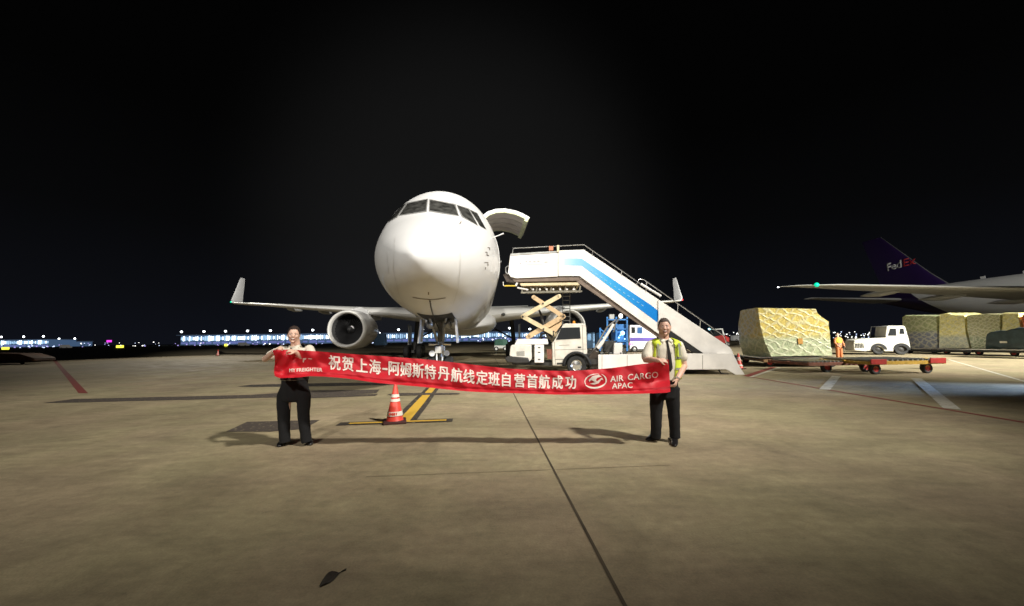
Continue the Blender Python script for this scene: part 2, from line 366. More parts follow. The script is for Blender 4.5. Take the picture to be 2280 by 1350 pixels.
def engine(root, cx, cy, cz, r, L, s, wing_le_y, wing_z):
    nac = MB(); nac.lathe([(0.10, r*0.955), (0.35, r*1.0), (L*0.3, r*1.07), (L*0.6, r*1.02), (L*0.85, r*0.86), (L, r*0.74), (L, r*0.70), (L*0.8, r*0.72)], (cx, cy, cz), 'Y', 40)
    e_ = nac.build('engine', M_engine, root)
    lip = MB(); lip.lathe([(0.32, r*0.80), (0.14, r*0.825), (0.03, r*0.865), (0.0, r*0.90), (0.03, r*0.935), (0.10, r*0.965), (0.30, r*1.001)], (cx, cy, cz), 'Y', 48); lip.build('inlet_lip', M_le, e_)
    duct = MB(); duct.lathe([(0.31, r*0.80), (0.7, r*0.83), (1.25, r*0.86), (1.35, r*0.86)], (cx, cy, cz), 'Y', 40); duct.build('inlet_duct', M_duct, e_, recalc=False)
    fan = MB()
    for k in range(34):
        a = 2*math.pi*k/34; da = 0.155; rr = [r*0.22, r*0.5, r*0.84]; vs = []
        for i, q in enumerate(rr):
            tw = 0.10+0.10*i/2; vs += [(cx+math.cos(a-da/2*(1+.2*i))*q, cy+1.12-tw*.5, cz+math.sin(a-da/2*(1+.2*i))*q), (cx+math.cos(a+da/2*(1.0+.2*i))*q, cy+1.12+tw*.7, cz+math.sin(a+da/2*(1.0+.2*i))*q)]
        fan.add(vs, [(0, 1, 3, 2), (2, 3, 5, 4)])
    fan.build('fan', M_fan, e_, flat=True, recalc=False)
    bk = MB(); bk.lathe([(1.34, r*0.86), (1.35, 0.01)], (cx, cy, cz), 'Y', 32); bk.build('fan_case', M_black, e_)
    sp = MB(); sp.lathe([(0.62, 0.004), (0.66, r*0.06), (0.8, r*0.14), (1.1, r*0.225), (1.2, r*0.23)], (cx, cy, cz), 'Y', 24); spn = sp.build('spinner', M_fan, e_)
    mk = MB(); mk.rings([[Vector((cx+math.cos(t)*r*q, cy+0.79+ (q-0.13)*2.6*0.6, cz+math.sin(t)*r*q)) for t in (0.2+i*0.12 for i in range(10))] for q in (0.155, 0.205)], False, False)
    mk.build('spinner_mark', M_plane, spn, recalc=False)
    ex = MB(); ex.lathe([(L*0.8, r*0.62), (L*1.05, r*0.52), (L*1.25, r*0.36), (L*1.25, r*0.3), (L*1.4, 0.01)], (cx, cy, cz), 'Y', 28); ex.build('exhaust_nozzle', M_dark, e_)
    py = MB(); w_ = 0.22; z1 = wing_z+0.05
    py.rings([[Vector((cx-w_*0.1, cy+1.0, cz+r*0.98)), Vector((cx+w_*0.1, cy+1.0, cz+r*0.98)), Vector((cx+w_*0.1, cy+1.1, cz+r*1.08)), Vector((cx-w_*0.1, cy+1.1, cz+r*1.08))],
              [Vector((cx-w_, cy+2.4, cz+r*0.8)), Vector((cx+w_, cy+2.4, cz+r*0.8)), Vector((cx+w_, cy+2.4, cz+r*1.30)), Vector((cx-w_, cy+2.4, cz+r*1.30))],
              [Vector((cx-w_, wing_le_y+0.6, cz+r*0.6)), Vector((cx+w_, wing_le_y+0.6, cz+r*0.6)), Vector((cx+w_, wing_le_y+0.6, z1)), Vector((cx-w_, wing_le_y+0.6, z1))],
              [Vector((cx-w_*0.5, wing_le_y+4.5, z1-0.5)), Vector((cx+w_*0.5, wing_le_y+4.5, z1-0.5)), Vector((cx+w_*0.5, wing_le_y+4.5, z1)), Vector((cx-w_*0.5, wing_le_y+4.5, z1))]])
    py.build('pylon', M_plane, root, bevel=0.03)
M_duct = mat('inlet_duct', (0.30, 0.30, 0.30), 0.35, metal=0.6)
M_engine = mat('nacelle_grey', (0.62, 0.61, 0.60), 0.3, var=0.1, vscale=1.0, coat=0.3)
M_fan = mat('fan_blade', (0.11, 0.11, 0.115), 0.35, metal=0.7)
M_green = mat('nav_green', (0, 0.6, 0.4), 0.4, emit=(0.0, 0.60, 0.30), estr=1.0)
M_redl = mat('nav_red', (0.8, 0.02, 0.02), 0.4, emit=(1.0, 0.03, 0.05), estr=1.5)
M_whl = mat('lamp_white', (1, 1, 1), 0.4, emit=(0.95, 0.97, 1.0), estr=18)

def wing_set(root, secs, wl, le_mat=True):
    for s in (-1, 1):
        mb = MB(); mb.rings(wing_secs(secs, s)); wg = mb.build('wing', M_wing, root, angle=50)
        le = MB(); sec2 = []
        for x, y, z, c, th, cant in secs:
            tv = Vector((-s*math.sin(cant), 0, math.cos(cant))); af = airfoil(Vector((s*x, y-0.012, z)), c, YV, tv, th*1.012); m = len(af)
            sec2.append([af[i] for i in range(10, 19)])
        le.rings(sec2, False, False); lo = le.build('leading_edge', M_le, wg, recalc=False)
        if wl:
            mb = MB(); mb.rings(wing_secs(wl, s)); mb.build('winglet', M_plane, root, angle=50)

# ---------------------------------------------------------------- the white cargo aeroplane
NX, NY, YAW = -2.35, 9.0, R(4.57)
plane = empty('cargo_airplane', (NX, NY, 0), 'white twin-engine freighter aeroplane facing the camera, its cargo door raised and stairs at its side', 'aeroplane', YAW)
bpy.context.view_layer.update()
PM = Matrix.Translation((NX, NY, 0)) @ Matrix.Rotation(YAW, 4, 'Z'); PMI = PM.inverted()
topT = [(0, 3.62), (0.39, 3.90), (0.63, 4.14), (1.0, 4.60), (1.34, 5.12), (1.61, 5.60), (1.70, 5.84), (1.95, 6.58), (2.12, 7.06), (2.28, 7.40), (2.55, 7.69), (2.83, 7.81), (3.1, 7.85), (6.0, 7.85), (7.34, 7.6)]
botT = [(0, 3.62), (0.39, 3.37), (0.63, 3.18), (1.0, 2.90), (1.34, 2.68), (1.61, 2.53), (1.95, 2.39), (2.28, 2.31), (2.83, 2.26), (3.1, 2.25), (6.0, 2.25), (6.4, 3.2), (7.0, 5.2), (7.34, 6.4)]
hwT = [(0, 0.0), (0.39, 0.30), (0.63, 0.56), (1.0, 0.98), (1.34, 1.40), (1.61, 1.72), (1.95, 2.02), (2.28, 2.23), (2.55, 2.36), (2.83, 2.43), (3.1, 2.46), (6.0, 2.46), (6.6, 1.9), (7.0, 1.1), (7.34, 0.25)]
zcT = [(0, 3.62), (1.0, 3.85), (1.61, 4.20), (2.28, 4.70), (3.1, 5.05), (6.0, 5.05), (7.0, 6.2), (7.34, 7.0)]
qs = [0.02+3.1*i/46 for i in range(47)]+[3.3+0.3*i for i in range(14)]
fr = [fuselage_ring(q*q, interp(topT, q), interp(botT, q), max(0.004, interp(hwT, q)), 80, interp(zcT, q)) for q in qs]
fb = MB(); fb.rings(fr)
fus = fb.build('fuselage', M_plane, plane, angle=60)
bvh = BVHTree.FromPolygons([tuple(v) for v in fb.v], fb.f)
def shit(px, py, off):                            # where the sight line of a photo pixel meets the fuselage skin
    o = PMI @ CO; d = (PMI.to_3x3() @ D(px, py)).normalized()
    p, nrm, i, dist = bvh.ray_cast(o, d)
    if p is None: return None
    if nrm.dot(d) > 0: nrm = -nrm
    return p+nrm*off
def patch(name, quad, m, parent, off=0.012, nu=8, nv=6, th=0.0):
    vs = []; ok = True
    for j in range(nv+1):
        for i in range(nu+1):
            a, b = i/nu, j/nv
            x = (quad[0][0]*(1-a)+quad[1][0]*a)*(1-b)+(quad[3][0]*(1-a)+quad[2][0]*a)*b
            y = (quad[0][1]*(1-a)+quad[1][1]*a)*(1-b)+(quad[3][1]*(1-a)+quad[2][1]*a)*b
            p = shit(x, y, off)
            if p is None: p = vs[-1] if vs else Vector((0, 3, 5))
            vs.append(p)
    g = MB(); g.add(vs, [(j*(nu+1)+i, j*(nu+1)+i+1, (j+1)*(nu+1)+i+1, (j+1)*(nu+1)+i) for j in range(nv) for i in range(nu)])
    return g.build(name, m, parent, recalc=False)
def grow(q, s):
    cx = sum(p[0] for p in q)/4; cy = sum(p[1] for p in q)/4
    return [(cx+(p[0]-cx)*(1+s/ max(6, abs(p[0]-cx))), cy+(p[1]-cy)*(1+s/max(6, abs(p[1]-cy)))) for p in q]
def seam(name, pts, wd, m, parent, off=0.010):
    vs = []; fs = []
    n = 0
    for k in range(len(pts)-1):
        (x0, y0), (x1, y1) = pts[k], pts[k+1]; L = math.hypot(x1-x0, y1-y0); nx, ny = -(y1-y0)/L*wd/2, (x1-x0)/L*wd/2; m_ = max(2, int(L/5))
        for i in range(m_+1):
            t = i/m_; a = shit(x0+(x1-x0)*t-nx, y0+(y1-y0)*t-ny, off); b = shit(x0+(x1-x0)*t+nx, y0+(y1-y0)*t+ny, off)
            if a is None or b is None: continue
            vs += [a, b]
            if len(vs) >= 4 and i: fs.append((len(vs)-4, len(vs)-3, len(vs)-1, len(vs)-2))
    g = MB(); g.add(vs, fs); return g.build(name, m, parent, recalc=False)
M_frame = mat('window_frame', (0.40, 0.40, 0.39), 0.35, metal=0.4)
M_pane = mat('cockpit_glass', (0.075, 0.075, 0.070), 0.08, var=0.9, vscale=4.5, coat=1.0)
panes = [[(908, 454), (951, 445), (948, 470), (890, 479)], [(958, 446), (1012, 457), (1020, 480), (957, 469)],
         [(1018, 458), (1043, 467), (1063, 502), (1030, 482)], [(1047, 468), (1063, 477), (1081, 510), (1068, 503)],
         [(880, 463), (903, 455), (884, 482), (862, 496)], [(864, 476), (876, 466), (858, 499), (849, 512)]]
for q in panes:
    f_ = patch('window_frame', grow(q, 2.2), M_frame, plane, 0.006)
    patch('cockpit_window', q, M_pane, f_, 0.012)
M_seam = mat('panel_seam', (0.16, 0.13, 0.10), 0.7)
M_seaml = mat('panel_seam_light', (0.60, 0.59, 0.57), 0.5)
seam('gear_door_seam', [(919, 662), (935, 665), (955, 667), (975, 666), (992, 663)], 1.4, M_seam, plane)
seam('drain_vent', [(954, 650), (954, 656)], 2.5, M_seam, plane)
seam('radome_seam', [(1023, 520), (1024, 560), (1024, 600), (1020, 640), (1008, 680)], 0.9, M_seaml, plane)
for pts in ([(880, 530), (876, 600), (890, 660), (908, 690)], [(862, 560), (866, 610)]):
    seam('skin_seam', pts, 0.8, M_seaml, plane)
for pts in ([(1085, 552), (1090, 552), (1090, 557)], [(1080, 562), (1084, 562), (1084, 569), (1088, 569)], [(1078, 585), (1087, 585)], [(1086, 587), (1086, 592)], [(1081, 595), (1080, 600)]):
    seam('static_port', pts, 1.6, M_seam, plane)
seam('wiper', [(1027, 494), (1023, 500)], 2.2, M_seam, plane)
# front entry door outline and its dark gap on the port side
for zz in range(1):
    dr = MB(); ya, yb = 6.6, 7.75
    def side(y, z, off=0.012):
        q = math.sqrt(y); zc_ = interp(zcT, q); top = interp(topT, q); bot = interp(botT, q); h = (top-zc_) if z > zc_ else (zc_-bot)
        x = interp(hwT, q)*math.sqrt(max(0.0, 1-((z-zc_)/h)**2)); return Vector((x+off, y, z))
    rows = [[side(ya+(yb-ya)*i/4, 4.15+1.85*j/8, 0.02) for i in range(5)] for j in range(9)]
    dr.rings(rows, False, False); dd = dr.build('entry_door', M_plane, plane, recalc=False); so2 = dd.modifiers.new('s', 'SOLIDIFY'); so2.thickness = 0.03
    hd = MB(); hd.box(side(7.2, 5.0, 0.05), (0.05, 0.25, 0.06)); hd.build('handle', M_steel, dd)
    wn = MB(); wn.rings([[side(7.1+0.1*math.cos(t), 5.45+0.16*math.sin(t), 0.045) for t in [k*math.pi/6 for k in range(12)]], [side(7.1, 5.45, 0.045)]*12], True, False); wn.build('door_window', M_pane, dd, recalc=False)
# pitot rod above the door
rd = MB(); a = shit(1098, 529, 0.0); rd.tube([a, a+Vector((0.22, 0.02, 0.09)), a+Vector((0.40, 0.04, 0.17))], [0.022, 0.018, 0.03]); rd.build('air_data_probe', M_plane, plane)
# main cargo door, open upward
cdy0, cdy1 = 9.7, 13.0
def to_local(px, py, Y): return PMI @ P(px, py, Y)
prof = [to_local(x, y, 18.6) for x, y in ((1068, 482), (1086, 468), (1104, 461.5), (1126, 460), (1150, 464), (1168, 471), (1182, 478.5))]
M_doorin = mat('door_lining', (0.62, 0.58, 0.57), 0.55, var=0.15, vscale=2)
M_doorrim = mat('door_rim', (0.62, 0.66, 0.42), 0.45, var=0.35, vscale=9)
prof = [Vector((p.x, 0, p.z)) for p in prof]
nrm = [Vector((-(prof[min(i+1, 6)].z-prof[max(i-1, 0)].z), 0, prof[min(i+1, 6)].x-prof[max(i-1, 0)].x)).normalized() for i in range(7)]
def dpt(i, d, y): return prof[i]-nrm[i]*d+Vector((0, y, 0))
sk = MB(); sk.rings([[dpt(i, 0, y) for i in range(7)]+[dpt(i, 0.09, y) for i in range(6, -1, -1)] for y in (cdy0, cdy1)]); cdo = sk.build('cargo_door', M_plane, plane, angle=50)
rim = MB()
for y in (cdy0-0.01, cdy1+0.01):
    s_ = 1 if y < 10 else -1
    rim.rings([[dpt(i, 0.10, y), dpt(i, 0.22, y), dpt(i, 0.22, y+s_*0.10), dpt(i, 0.10, y+s_*0.10)] for i in range(7)])
rim.rings([[dpt(6, 0.10, y), dpt(6, 0.30, y), dpt(5, 0.30, y)*0.55+dpt(6, 0.30, y)*0.45, dpt(6, 0.10, y)*0.6+dpt(5, 0.10, y)*0.4] for y in (cdy0, cdy1)])
rim.build('door_rim', M_doorrim, cdo, angle=30)
li = MB(); li.rings([[dpt(i, 0.20, y) for i in range(7)] for y in (cdy0+0.1, cdy1-0.1)], False, False); li.build('door_lining', M_doorin, cdo, recalc=False)
rbs = MB()
for y in (cdy0+0.9, cdy0+1.7, cdy0+2.5): rbs.rings([[dpt(i, 0.205, y), dpt(i, 0.235, y), dpt(i, 0.235, y+0.06), dpt(i, 0.205, y+0.06)] for i in range(7)])
rbs.build('door_ribs', M_doorin, cdo)
ob = MB(); ob.rings([[side(cdy0+0.05+(cdy1-cdy0-0.1)*i/3, 4.4+2.35*j/10, 0.015) for i in range(4)] for j in range(11)], False, False); ob.build('cargo_opening_shade', M_black, plane, recalc=False)  # black sheet on the skin stands in for the dark hold
# wings, winglets
WS = [(1.9, 18.2, 3.35, 10.4, 0.135, 0), (5.0, 20.4, 3.72, 8.6, 0.125, 0), (8.0, 22.4, 4.05, 6.9, 0.115, 0), (14, 25.8, 4.70, 4.9, 0.105, 0), (20, 29.0, 5.32, 3.3, 0.10, 0), (23.9, 31.1, 5.68, 2.4, 0.10, 0.03)]
WL = [(23.9, 31.1, 5.68, 2.4, 0.10, 0.03), (24.4, 31.6, 5.80, 2.15, 0.09, 0.5), (24.75, 32.1, 6.15, 1.9, 0.085, 1.1), (24.95, 32.8, 6.9, 1.55, 0.08, 1.30), (25.25, 34.0, 8.5, 1.0, 0.08, 1.32), (25.3, 34.3, 8.85, 0.75, 0.08, 1.35)]
wing_set(plane, WS, WL)
for s, m_ in ((-1, M_green), (1, M_redl)):
    b = MB(); b.ball((s*24.5, 31.7, 5.85), 0.09); b.build('navigation_light', m_, plane)
for s in (-1, 1):                                  # wing-root landing lamp glass, flap track fairings
    b = MB(); b.ball((s*3.2, 19.05, 3.46), (0.17, 0.08, 0.12)); b.build('landing_light', M_pane, plane)
    for x, y in ((10, 28.6), (14.5, 30.4), (18.5, 32.4)):
        z = 3.35+(x-1.9)*0.112; b = MB(); b.lathe([(-1.6, 0.02), (-1.1, 0.16), (0, 0.24), (1.2, 0.16), (1.9, 0.02)], (s*x, y, z-0.12), 'Y', 12); b.build('flap_fairing', M_wing, plane)
# wing-to-body fairing
bf = MB(); bf.rings([fuselage_ring(y, t_, b_, h_, 40) for y, h_, t_, b_ in ((15.6, 1.2, 2.7, 2.22), (17.0, 2.3, 3.5, 2.05), (19.0, 2.62, 4.0, 1.98), (24, 2.85, 4.05, 1.95), (29, 2.8, 3.8, 1.98), (32, 2.2, 3.3, 2.1), (34, 1.2, 2.7, 2.22))]); bf.build('belly_fairing', M_plane, plane, angle=60)
for s in (-1, 1): engine(plane, s*7.95, 17.9, 2.45, 1.36, 4.6, s, 22.3, 4.0)
# tail
tl = MB(); tl.rings([airfoil(Vector((0, y, z)), c, YV, Vector((1, 0, 0)), 0.10, camber=0.0) for y, z, c in ((42.0, 7.2, 9.2), (44.0, 8.4, 7.8), (52.2, 15.9, 3.4))]); tl.build('tail_fin', M_plane, plane, angle=50)
for s in (-1, 1):
    tb = MB(); tb.rings(wing_secs([(0.5, 46.5, 6.3, 5.6, 0.1, 0), (9.3, 53.0, 7.2, 2.0, 0.1, 0)], s)); tb.build('tailplane', M_wing, plane, angle=50)
# nose gear
def L_(px, py, Y): return PMI @ P(px, py, Y)
gy = 5.5; gx = 0.0
ng = MB(); ng.tube([(gx, gy+0.1, 2.7), (gx, gy, 1.2)], 0.12, 14); ng.tube([(gx, gy, 1.25), (gx, gy-0.02, 0.45)], 0.085, 14); ng.tube([(gx-0.42, gy, 0.47), (gx+0.42, gy, 0.47)], 0.07, 10)
ng.tube([(gx-0.3, gy-0.9, 2.4), (gx-0.1, gy-0.05, 1.5)], 0.05); ng.tube([(gx+0.3, gy-0.9, 2.4), (gx+0.1, gy-0.05, 1.5)], 0.05)
ngo = ng.build('nose_gear', M_steel, plane)
wb = MB(); wb.box((gx, gy-0.12, 1.20), (0.36, 0.18, 0.26)); wb.tube([(gx-0.12, gy-0.16, 1.05), (gx-0.1, gy-0.28, 0.82), (gx-0.06, gy-0.14, 0.6)], 0.03); wb.tube([(gx+0.12, gy-0.16, 1.05), (gx+0.1, gy-0.28, 0.82), (gx+0.06, gy-0.14, 0.6)], 0.03)
wb.build('steering_unit', M_white, ngo, bevel=0.02)
for s in (-1, 1):
    l_ = MB(); l_.lathe([(-0.1, 0.11), (0.02, 0.09), (0.1, 0.03)], (gx+s*0.27, gy-0.22, 1.07), 'Y', 16, True); l_.build('taxi_light', M_white, ngo)
    cy_ = MB(); cy_.tube([(gx+s*0.1, gy-0.1, 1.42), (gx+s*0.42, gy-0.1, 1.40)], 0.05); cy_.build('steering_cylinder', M_alu, ngo)
    tb, rb = MB(), MB(); wheel(tb, rb, (gx+s*0.32, gy, 0.47), 0.47, 0.34); tw = tb.build('nose_wheel', M_rub, ngo); rb.build('rim', M_steel, tw)
    dr = MB(); dr.rings([[Vector((gx+s*(0.60+0.02*j), gy-0.9+y, 2.34-j*0.22)) for y in (0, 0.9)]+[Vector((gx+s*(0.64+0.02*j), gy-0.9+y, 2.34-j*0.22)) for y in (0.9, 0)] for j in range(5)]); dr.build('gear_door', M_engine, plane)
def belly(x, y, off=0.012):
    q = math.sqrt(y); zc_ = interp(zcT, q); bo_ = interp(botT, q); return Vector((x, y, zc_-(zc_-bo_)*math.sqrt(max(0, 1-(x/interp(hwT, q))**2))-off))
bay = MB(); bay.rings([[belly(-0.6+0.15*i, gy-1.9+3.2*j/12) for i in range(9)] for j in range(13)], False, False); bay.build('gear_bay_shade', M_black, plane, recalc=False)  # black sheet along the belly stands in for the shaded recess
for s in (-1, 1):
    bb = MB(); bb.ball((gx+s*0.32, gy-0.5, 2.15), (0.17, 0.3, 0.17)); bb.build('hydraulic_bottle', M_steel, plane)
b = MB(); b.tube([shit(957, 668, 0.03), shit(960, 684, 0.04), shit(965, 700, 0.05), shit(970, 713, 0.06), Vector((0.02, gy-0.3, 1.9))], 0.018); b.build('headset_cord', M_dark, plane)
# main gear
for s in (-1, 1):
    mx_ = s*4.65; my = 26.2
    st = MB(); st.tube([(mx_-s*0.3, my-0.2, 3.4), (mx_, my, 0.75)], 0.2, 14); st.tube([(mx_-s*1.9, my, 2.6), (mx_, my, 1.6)], 0.08); st.box((mx_, my, 0.6), (0.25, 1.6, 0.25)); so3 = st.build('main_gear', M_dark, plane)
    d_ = MB(); d_.box((mx_+s*0.45, my, 2.1), (0.06, 1.5, 1.8)); d_.build('gear_door', M_wing, plane, bevel=0.02)
    for dx in (-0.57, 0.57):
        for dy in (-0.71, 0.71):
            tb, rb = MB(), MB(); wheel(tb, rb, (mx_+dx, my+dy, 0.59), 0.59, 0.45); tw = tb.build('main_wheel', M_rub, so3); rb.build('rim', M_steel, tw)

# ---------------------------------------------------------------- the purple-tailed freighter at the right
FX, FY, FYAW = 66.4, 3.2, R(3.6)
fed = empty('cargo_airplane', (FX, FY, 0), 'large white freighter with dark purple tail and delivery lettering, behind the wrapped pallets at right', 'aeroplane', FYAW)
def fed_mat():
    m = bpy.data.materials.new('white_and_purple'); m.use_nodes = True; n = m.node_tree; b = n.nodes["Principled BSDF"]; b.inputs["Roughness"].default_value = 0.35
    t = n.nodes.new("ShaderNodeTexCoord"); s = n.nodes.new("ShaderNodeSeparateXYZ"); n.links.new(t.outputs["Object"], s.inputs[0])
    a = n.nodes.new("ShaderNodeMath"); a.operation = 'MULTIPLY_ADD'; a.inputs[1].default_value = 0.9; n.links.new(s.outputs["Z"], a.inputs[0]); 
    a2 = n.nodes.new("ShaderNodeMath"); a2.operation = 'SUBTRACT'; n.links.new(s.outputs["Y"], a.inputs[2]); 
    a3 = n.nodes.new("ShaderNodeMath"); a3.operation = 'MULTIPLY'; a3.inputs[1].default_value = 1.35; n.links.new(s.outputs["Z"], a3.inputs[0])
    n.links.new(s.outputs["Y"], a2.inputs[0]); n.links.new(a3.outputs[0], a2.inputs[1])
    g = n.nodes.new("ShaderNodeMath"); g.operation = 'GREATER_THAN'; g.inputs[1].default_value = 43.2; n.links.new(a2.outputs[0], g.inputs[0])
    x = n.nodes.new("ShaderNodeMix"); x.data_type = 'RGBA'; x.inputs[6].default_value = (0.75, 0.75, 0.72, 1); x.inputs[7].default_value = (0.024, 0.011, 0.06, 1)
    n.links.new(g.outputs[0], x.inputs[0]); n.links.new(x.outputs[2], b.inputs["Base Color"]); return m
M_fed = fed_mat(); M_purple = mat('tail_purple', (0.032, 0.014, 0.085), 0.35)
fs_ = [(0.1, 4.6, 4.4, 0.2), (1, 5.6, 3.8, 1.1), (3, 7.2, 3.1, 2.3), (6, 8.6, 2.75, 3.0), (9, 8.9, 2.7, 3.1), (20, 8.9, 2.7, 3.1), (32, 8.9, 2.7, 3.1), (42, 8.9, 2.75, 3.1), (47, 8.88, 3.3, 2.95), (52, 8.8, 4.5, 2.5), (57, 8.65, 6.0, 1.7), (61, 8.4, 7.2, 0.9), (63.2, 8.1, 7.6, 0.25)]
tt = [(a_[0], a_[1]) for a_ in fs_]; bt = [(a_[0], a_[2]) for a_ in fs_]; ht = [(a_[0], a_[3]) for a_ in fs_]
fb2 = MB(); fb2.rings([fuselage_ring(y, interp(tt, y), interp(bt, y), interp(ht, y), 48) for y in [0.1, 0.4, 1, 2, 3, 4.5, 6, 9, 14, 20, 26, 32, 36, 40, 42, 44, 46, 48, 50, 52, 54, 56, 58, 60, 61.5, 63.2]]); fb2.build('fuselage', M_fed, fed, angle=60)
FS = [(2.0, 20.5, 3.9, 13.5, 0.12, 0), (10.0, 27.2, 4.75, 8.6, 0.11, 0), (20, 33.2, 5.9, 5.0, 0.10, 0), (28.5, 38.3, 6.95, 2.9, 0.10, 0), (31.2, 40.6, 7.25, 1.4, 0.09, 0), (32.4, 42.2, 7.32, 0.35, 0.09, 0)]
wing_set(fed, FS, None)
fn = MB(); fn.rings([airfoil(Vector((0, y, z)), c, YV, Vector((1, 0, 0)), 0.10, camber=0.0) for y, z, c in ((50.0, 8.5, 9.6), (52.4, 10.8, 7.6), (58.8, 18.0, 3.3))]); fno = fn.build('tail_fin', M_purple, fed, angle=50)
lef = MB(); lef.rings([[p_ for p_ in airfoil(Vector((0, y-0.02, z)), c, YV, Vector((1, 0, 0)), 0.102, camber=0.0)][13:16] for y, z, c in ((50.0, 8.5, 9.6), (52.4, 10.8, 7.6), (58.8, 18.0, 3.3))], False, False); lef.build('leading_edge', M_steel, fno, recalc=False)
for s in (-1, 1):
    tb = MB(); tb.rings(wing_secs([(0.8, 54.2, 6.9, 6.6, 0.10, 0), (10.8, 61.0, 8.0, 2.3, 0.10, 0)], s)); tb.build('tailplane', M_wing, fed, angle=50)
for s, m_ in ((-1, M_green), (1, M_redl)):
    b = MB(); b.ball((s*30.3, 39.6, 7.15), 0.24); b.build('navigation_light', m_, fed)
b = MB(); b.ball((-32.4, 42.5, 7.32), 0.07); b.build('tip_light', M_whl, fed)
for s in (-1, 1): engine(fed, s*9.9, 19.0, 2.9, 1.9, 6.0, s, 26.8, 4.6)
bf = MB(); bf.rings([fuselage_ring(y, t_, b_, h_, 32) for y, h_, t_, b_ in ((18, 1.6, 3.2, 2.66), (22, 3.3, 4.6, 2.3), (32, 3.4, 4.7, 2.25), (38, 2.8, 4.0, 2.5), (41, 1.6, 3.4, 2.72))]); bf.build('belly_fairing', M_fed, fed, angle=60)
for s in (-1, 1):
    for x, y in ((12.0, 36.2), (17.5, 38.2), (23, 39.6)):
        z = 3.9+(x-2)*0.115; b = MB(); b.lathe([(-2.2, 0.02), (-1.4, 0.2), (0, 0.34), (1.4, 0.2), (2.2, 0.02)], (s*x, y, z-0.2), 'Y', 12); b.build('flap_fairing', M_wing, fed)
    st = MB(); st.tube([(s*5.4, 33.5, 4.0), (s*5.4, 33.8, 0.9)], 0.28, 12); st.box((s*5.4, 33.8, 0.7), (0.3, 3.2, 0.3)); mg = st.build('main_gear', M_steel, fed)
    for dx in (-0.7, 0.7):
        for dy in (-1.45, 0, 1.45):
            tb, rb = MB(), MB(); wheel(tb, rb, (s*5.4+dx, 33.8+dy, 0.66), 0.66, 0.5); tw = tb.build('main_wheel', M_rub, mg); rb.build('rim', M_steel, tw)
ng = MB(); ng.tube([(0, 6, 3.0), (0, 6, 0.5)], 0.13, 12); nf = ng.build('nose_gear', M_steel, fed)
for s in (-1, 1):
    tb, rb = MB(), MB(); wheel(tb, rb, (s*0.35, 6, 0.55), 0.55, 0.38); tw = tb.build('nose_wheel', M_rub, nf); rb.build('rim', M_steel, tw)
b = MB(); b.box((0, 46.6, 9.05), (0.06, 0.5, 0.35)); b.build('antenna', M_plane, fed)
b = MB(); b.box((0, 42.5, 9.08), (0.06, 0.6, 0.4)); b.build('antenna', M_plane, fed)
def lerp_(a, b, t): return a+(b-a)*t
# lettering on both faces of the fin
for s in (-1, 1):
    for word, colr, x0 in (("Fed", mat('letters_white', (0.8, 0.8, 0.8), 0.5), 0.0), ("Ex", mat('letters_red', (0.42, 0.03, 0.04), 0.5), 1.0)):
        vs, fs = text_mesh(word, 1.75, 0.03, 'LEFT', 1.05, 0.88)
        w_fed = 2.5
        g = MB()
        def fx(y, z):
            t = (z-10.8)/(18.0-10.8); ch = lerp_(7.6, 3.3, t); le_ = lerp_(52.4, 58.8, t); f = min(0.98, max(0.02, (y-le_)/ch))
            return ch*5*0.10*(0.2969*math.sqrt(f)-0.126*f-0.3516*f*f+0.2843*f**3-0.1015*f**4)+0.02
        if s < 0: vv = [Vector((-0.52, 58.3-(x + (w_fed if word == "Ex" else 0))*1.0, 12.6+y+0.10*(x+(w_fed if word == "Ex" else 0)))) for x, y in vs]
        else: vv = [Vector((0.52, 56.0+(x + (w_fed if word == "Ex" else 0)), 12.4+y)) for x, y in vs]
        vv = [Vector((math.copysign(fx(q.y, q.z), q.x), q.y, q.z)) for q in vv]
        g.add(vv, fs); o = g.build('tail_letters', colr, fno, recalc=False); sd = o.modifiers.new('s', 'SOLIDIFY'); sd.thickness = 0.02; sd.offset = 0
# ================================================================ boarding-stairs truck
TF = Fr(-0.2, 16.35, R(-5.3))
truck = empty('stairs_truck', TF.O, 'white boarding-stairs truck with a blue stripe, platform raised to the aeroplane door', 'stairs truck', TF.a)
W = 2.3
M_tw = mat('truck_white', (0.84, 0.81, 0.77), 0.32, var=0.12, vscale=2.0, coat=0.2)
M_cab = mat('cab_white', (0.74, 0.70, 0.62), 0.38, var=0.22, vscale=3.0)
panel_pts = [(1141, 566), (1190, 563), (1242, 560), (1244, 557), (1300, 556), (1380, 610), (1466, 667), (1540, 717), (1626, 774), (1632, 787), (1566, 787), (1545, 772), (1463, 744), (1463, 734), (1380, 678), (1330, 645), (1290, 617), (1268, 613), (1240, 617), (1150, 621), (1136, 618), (1131, 608)]
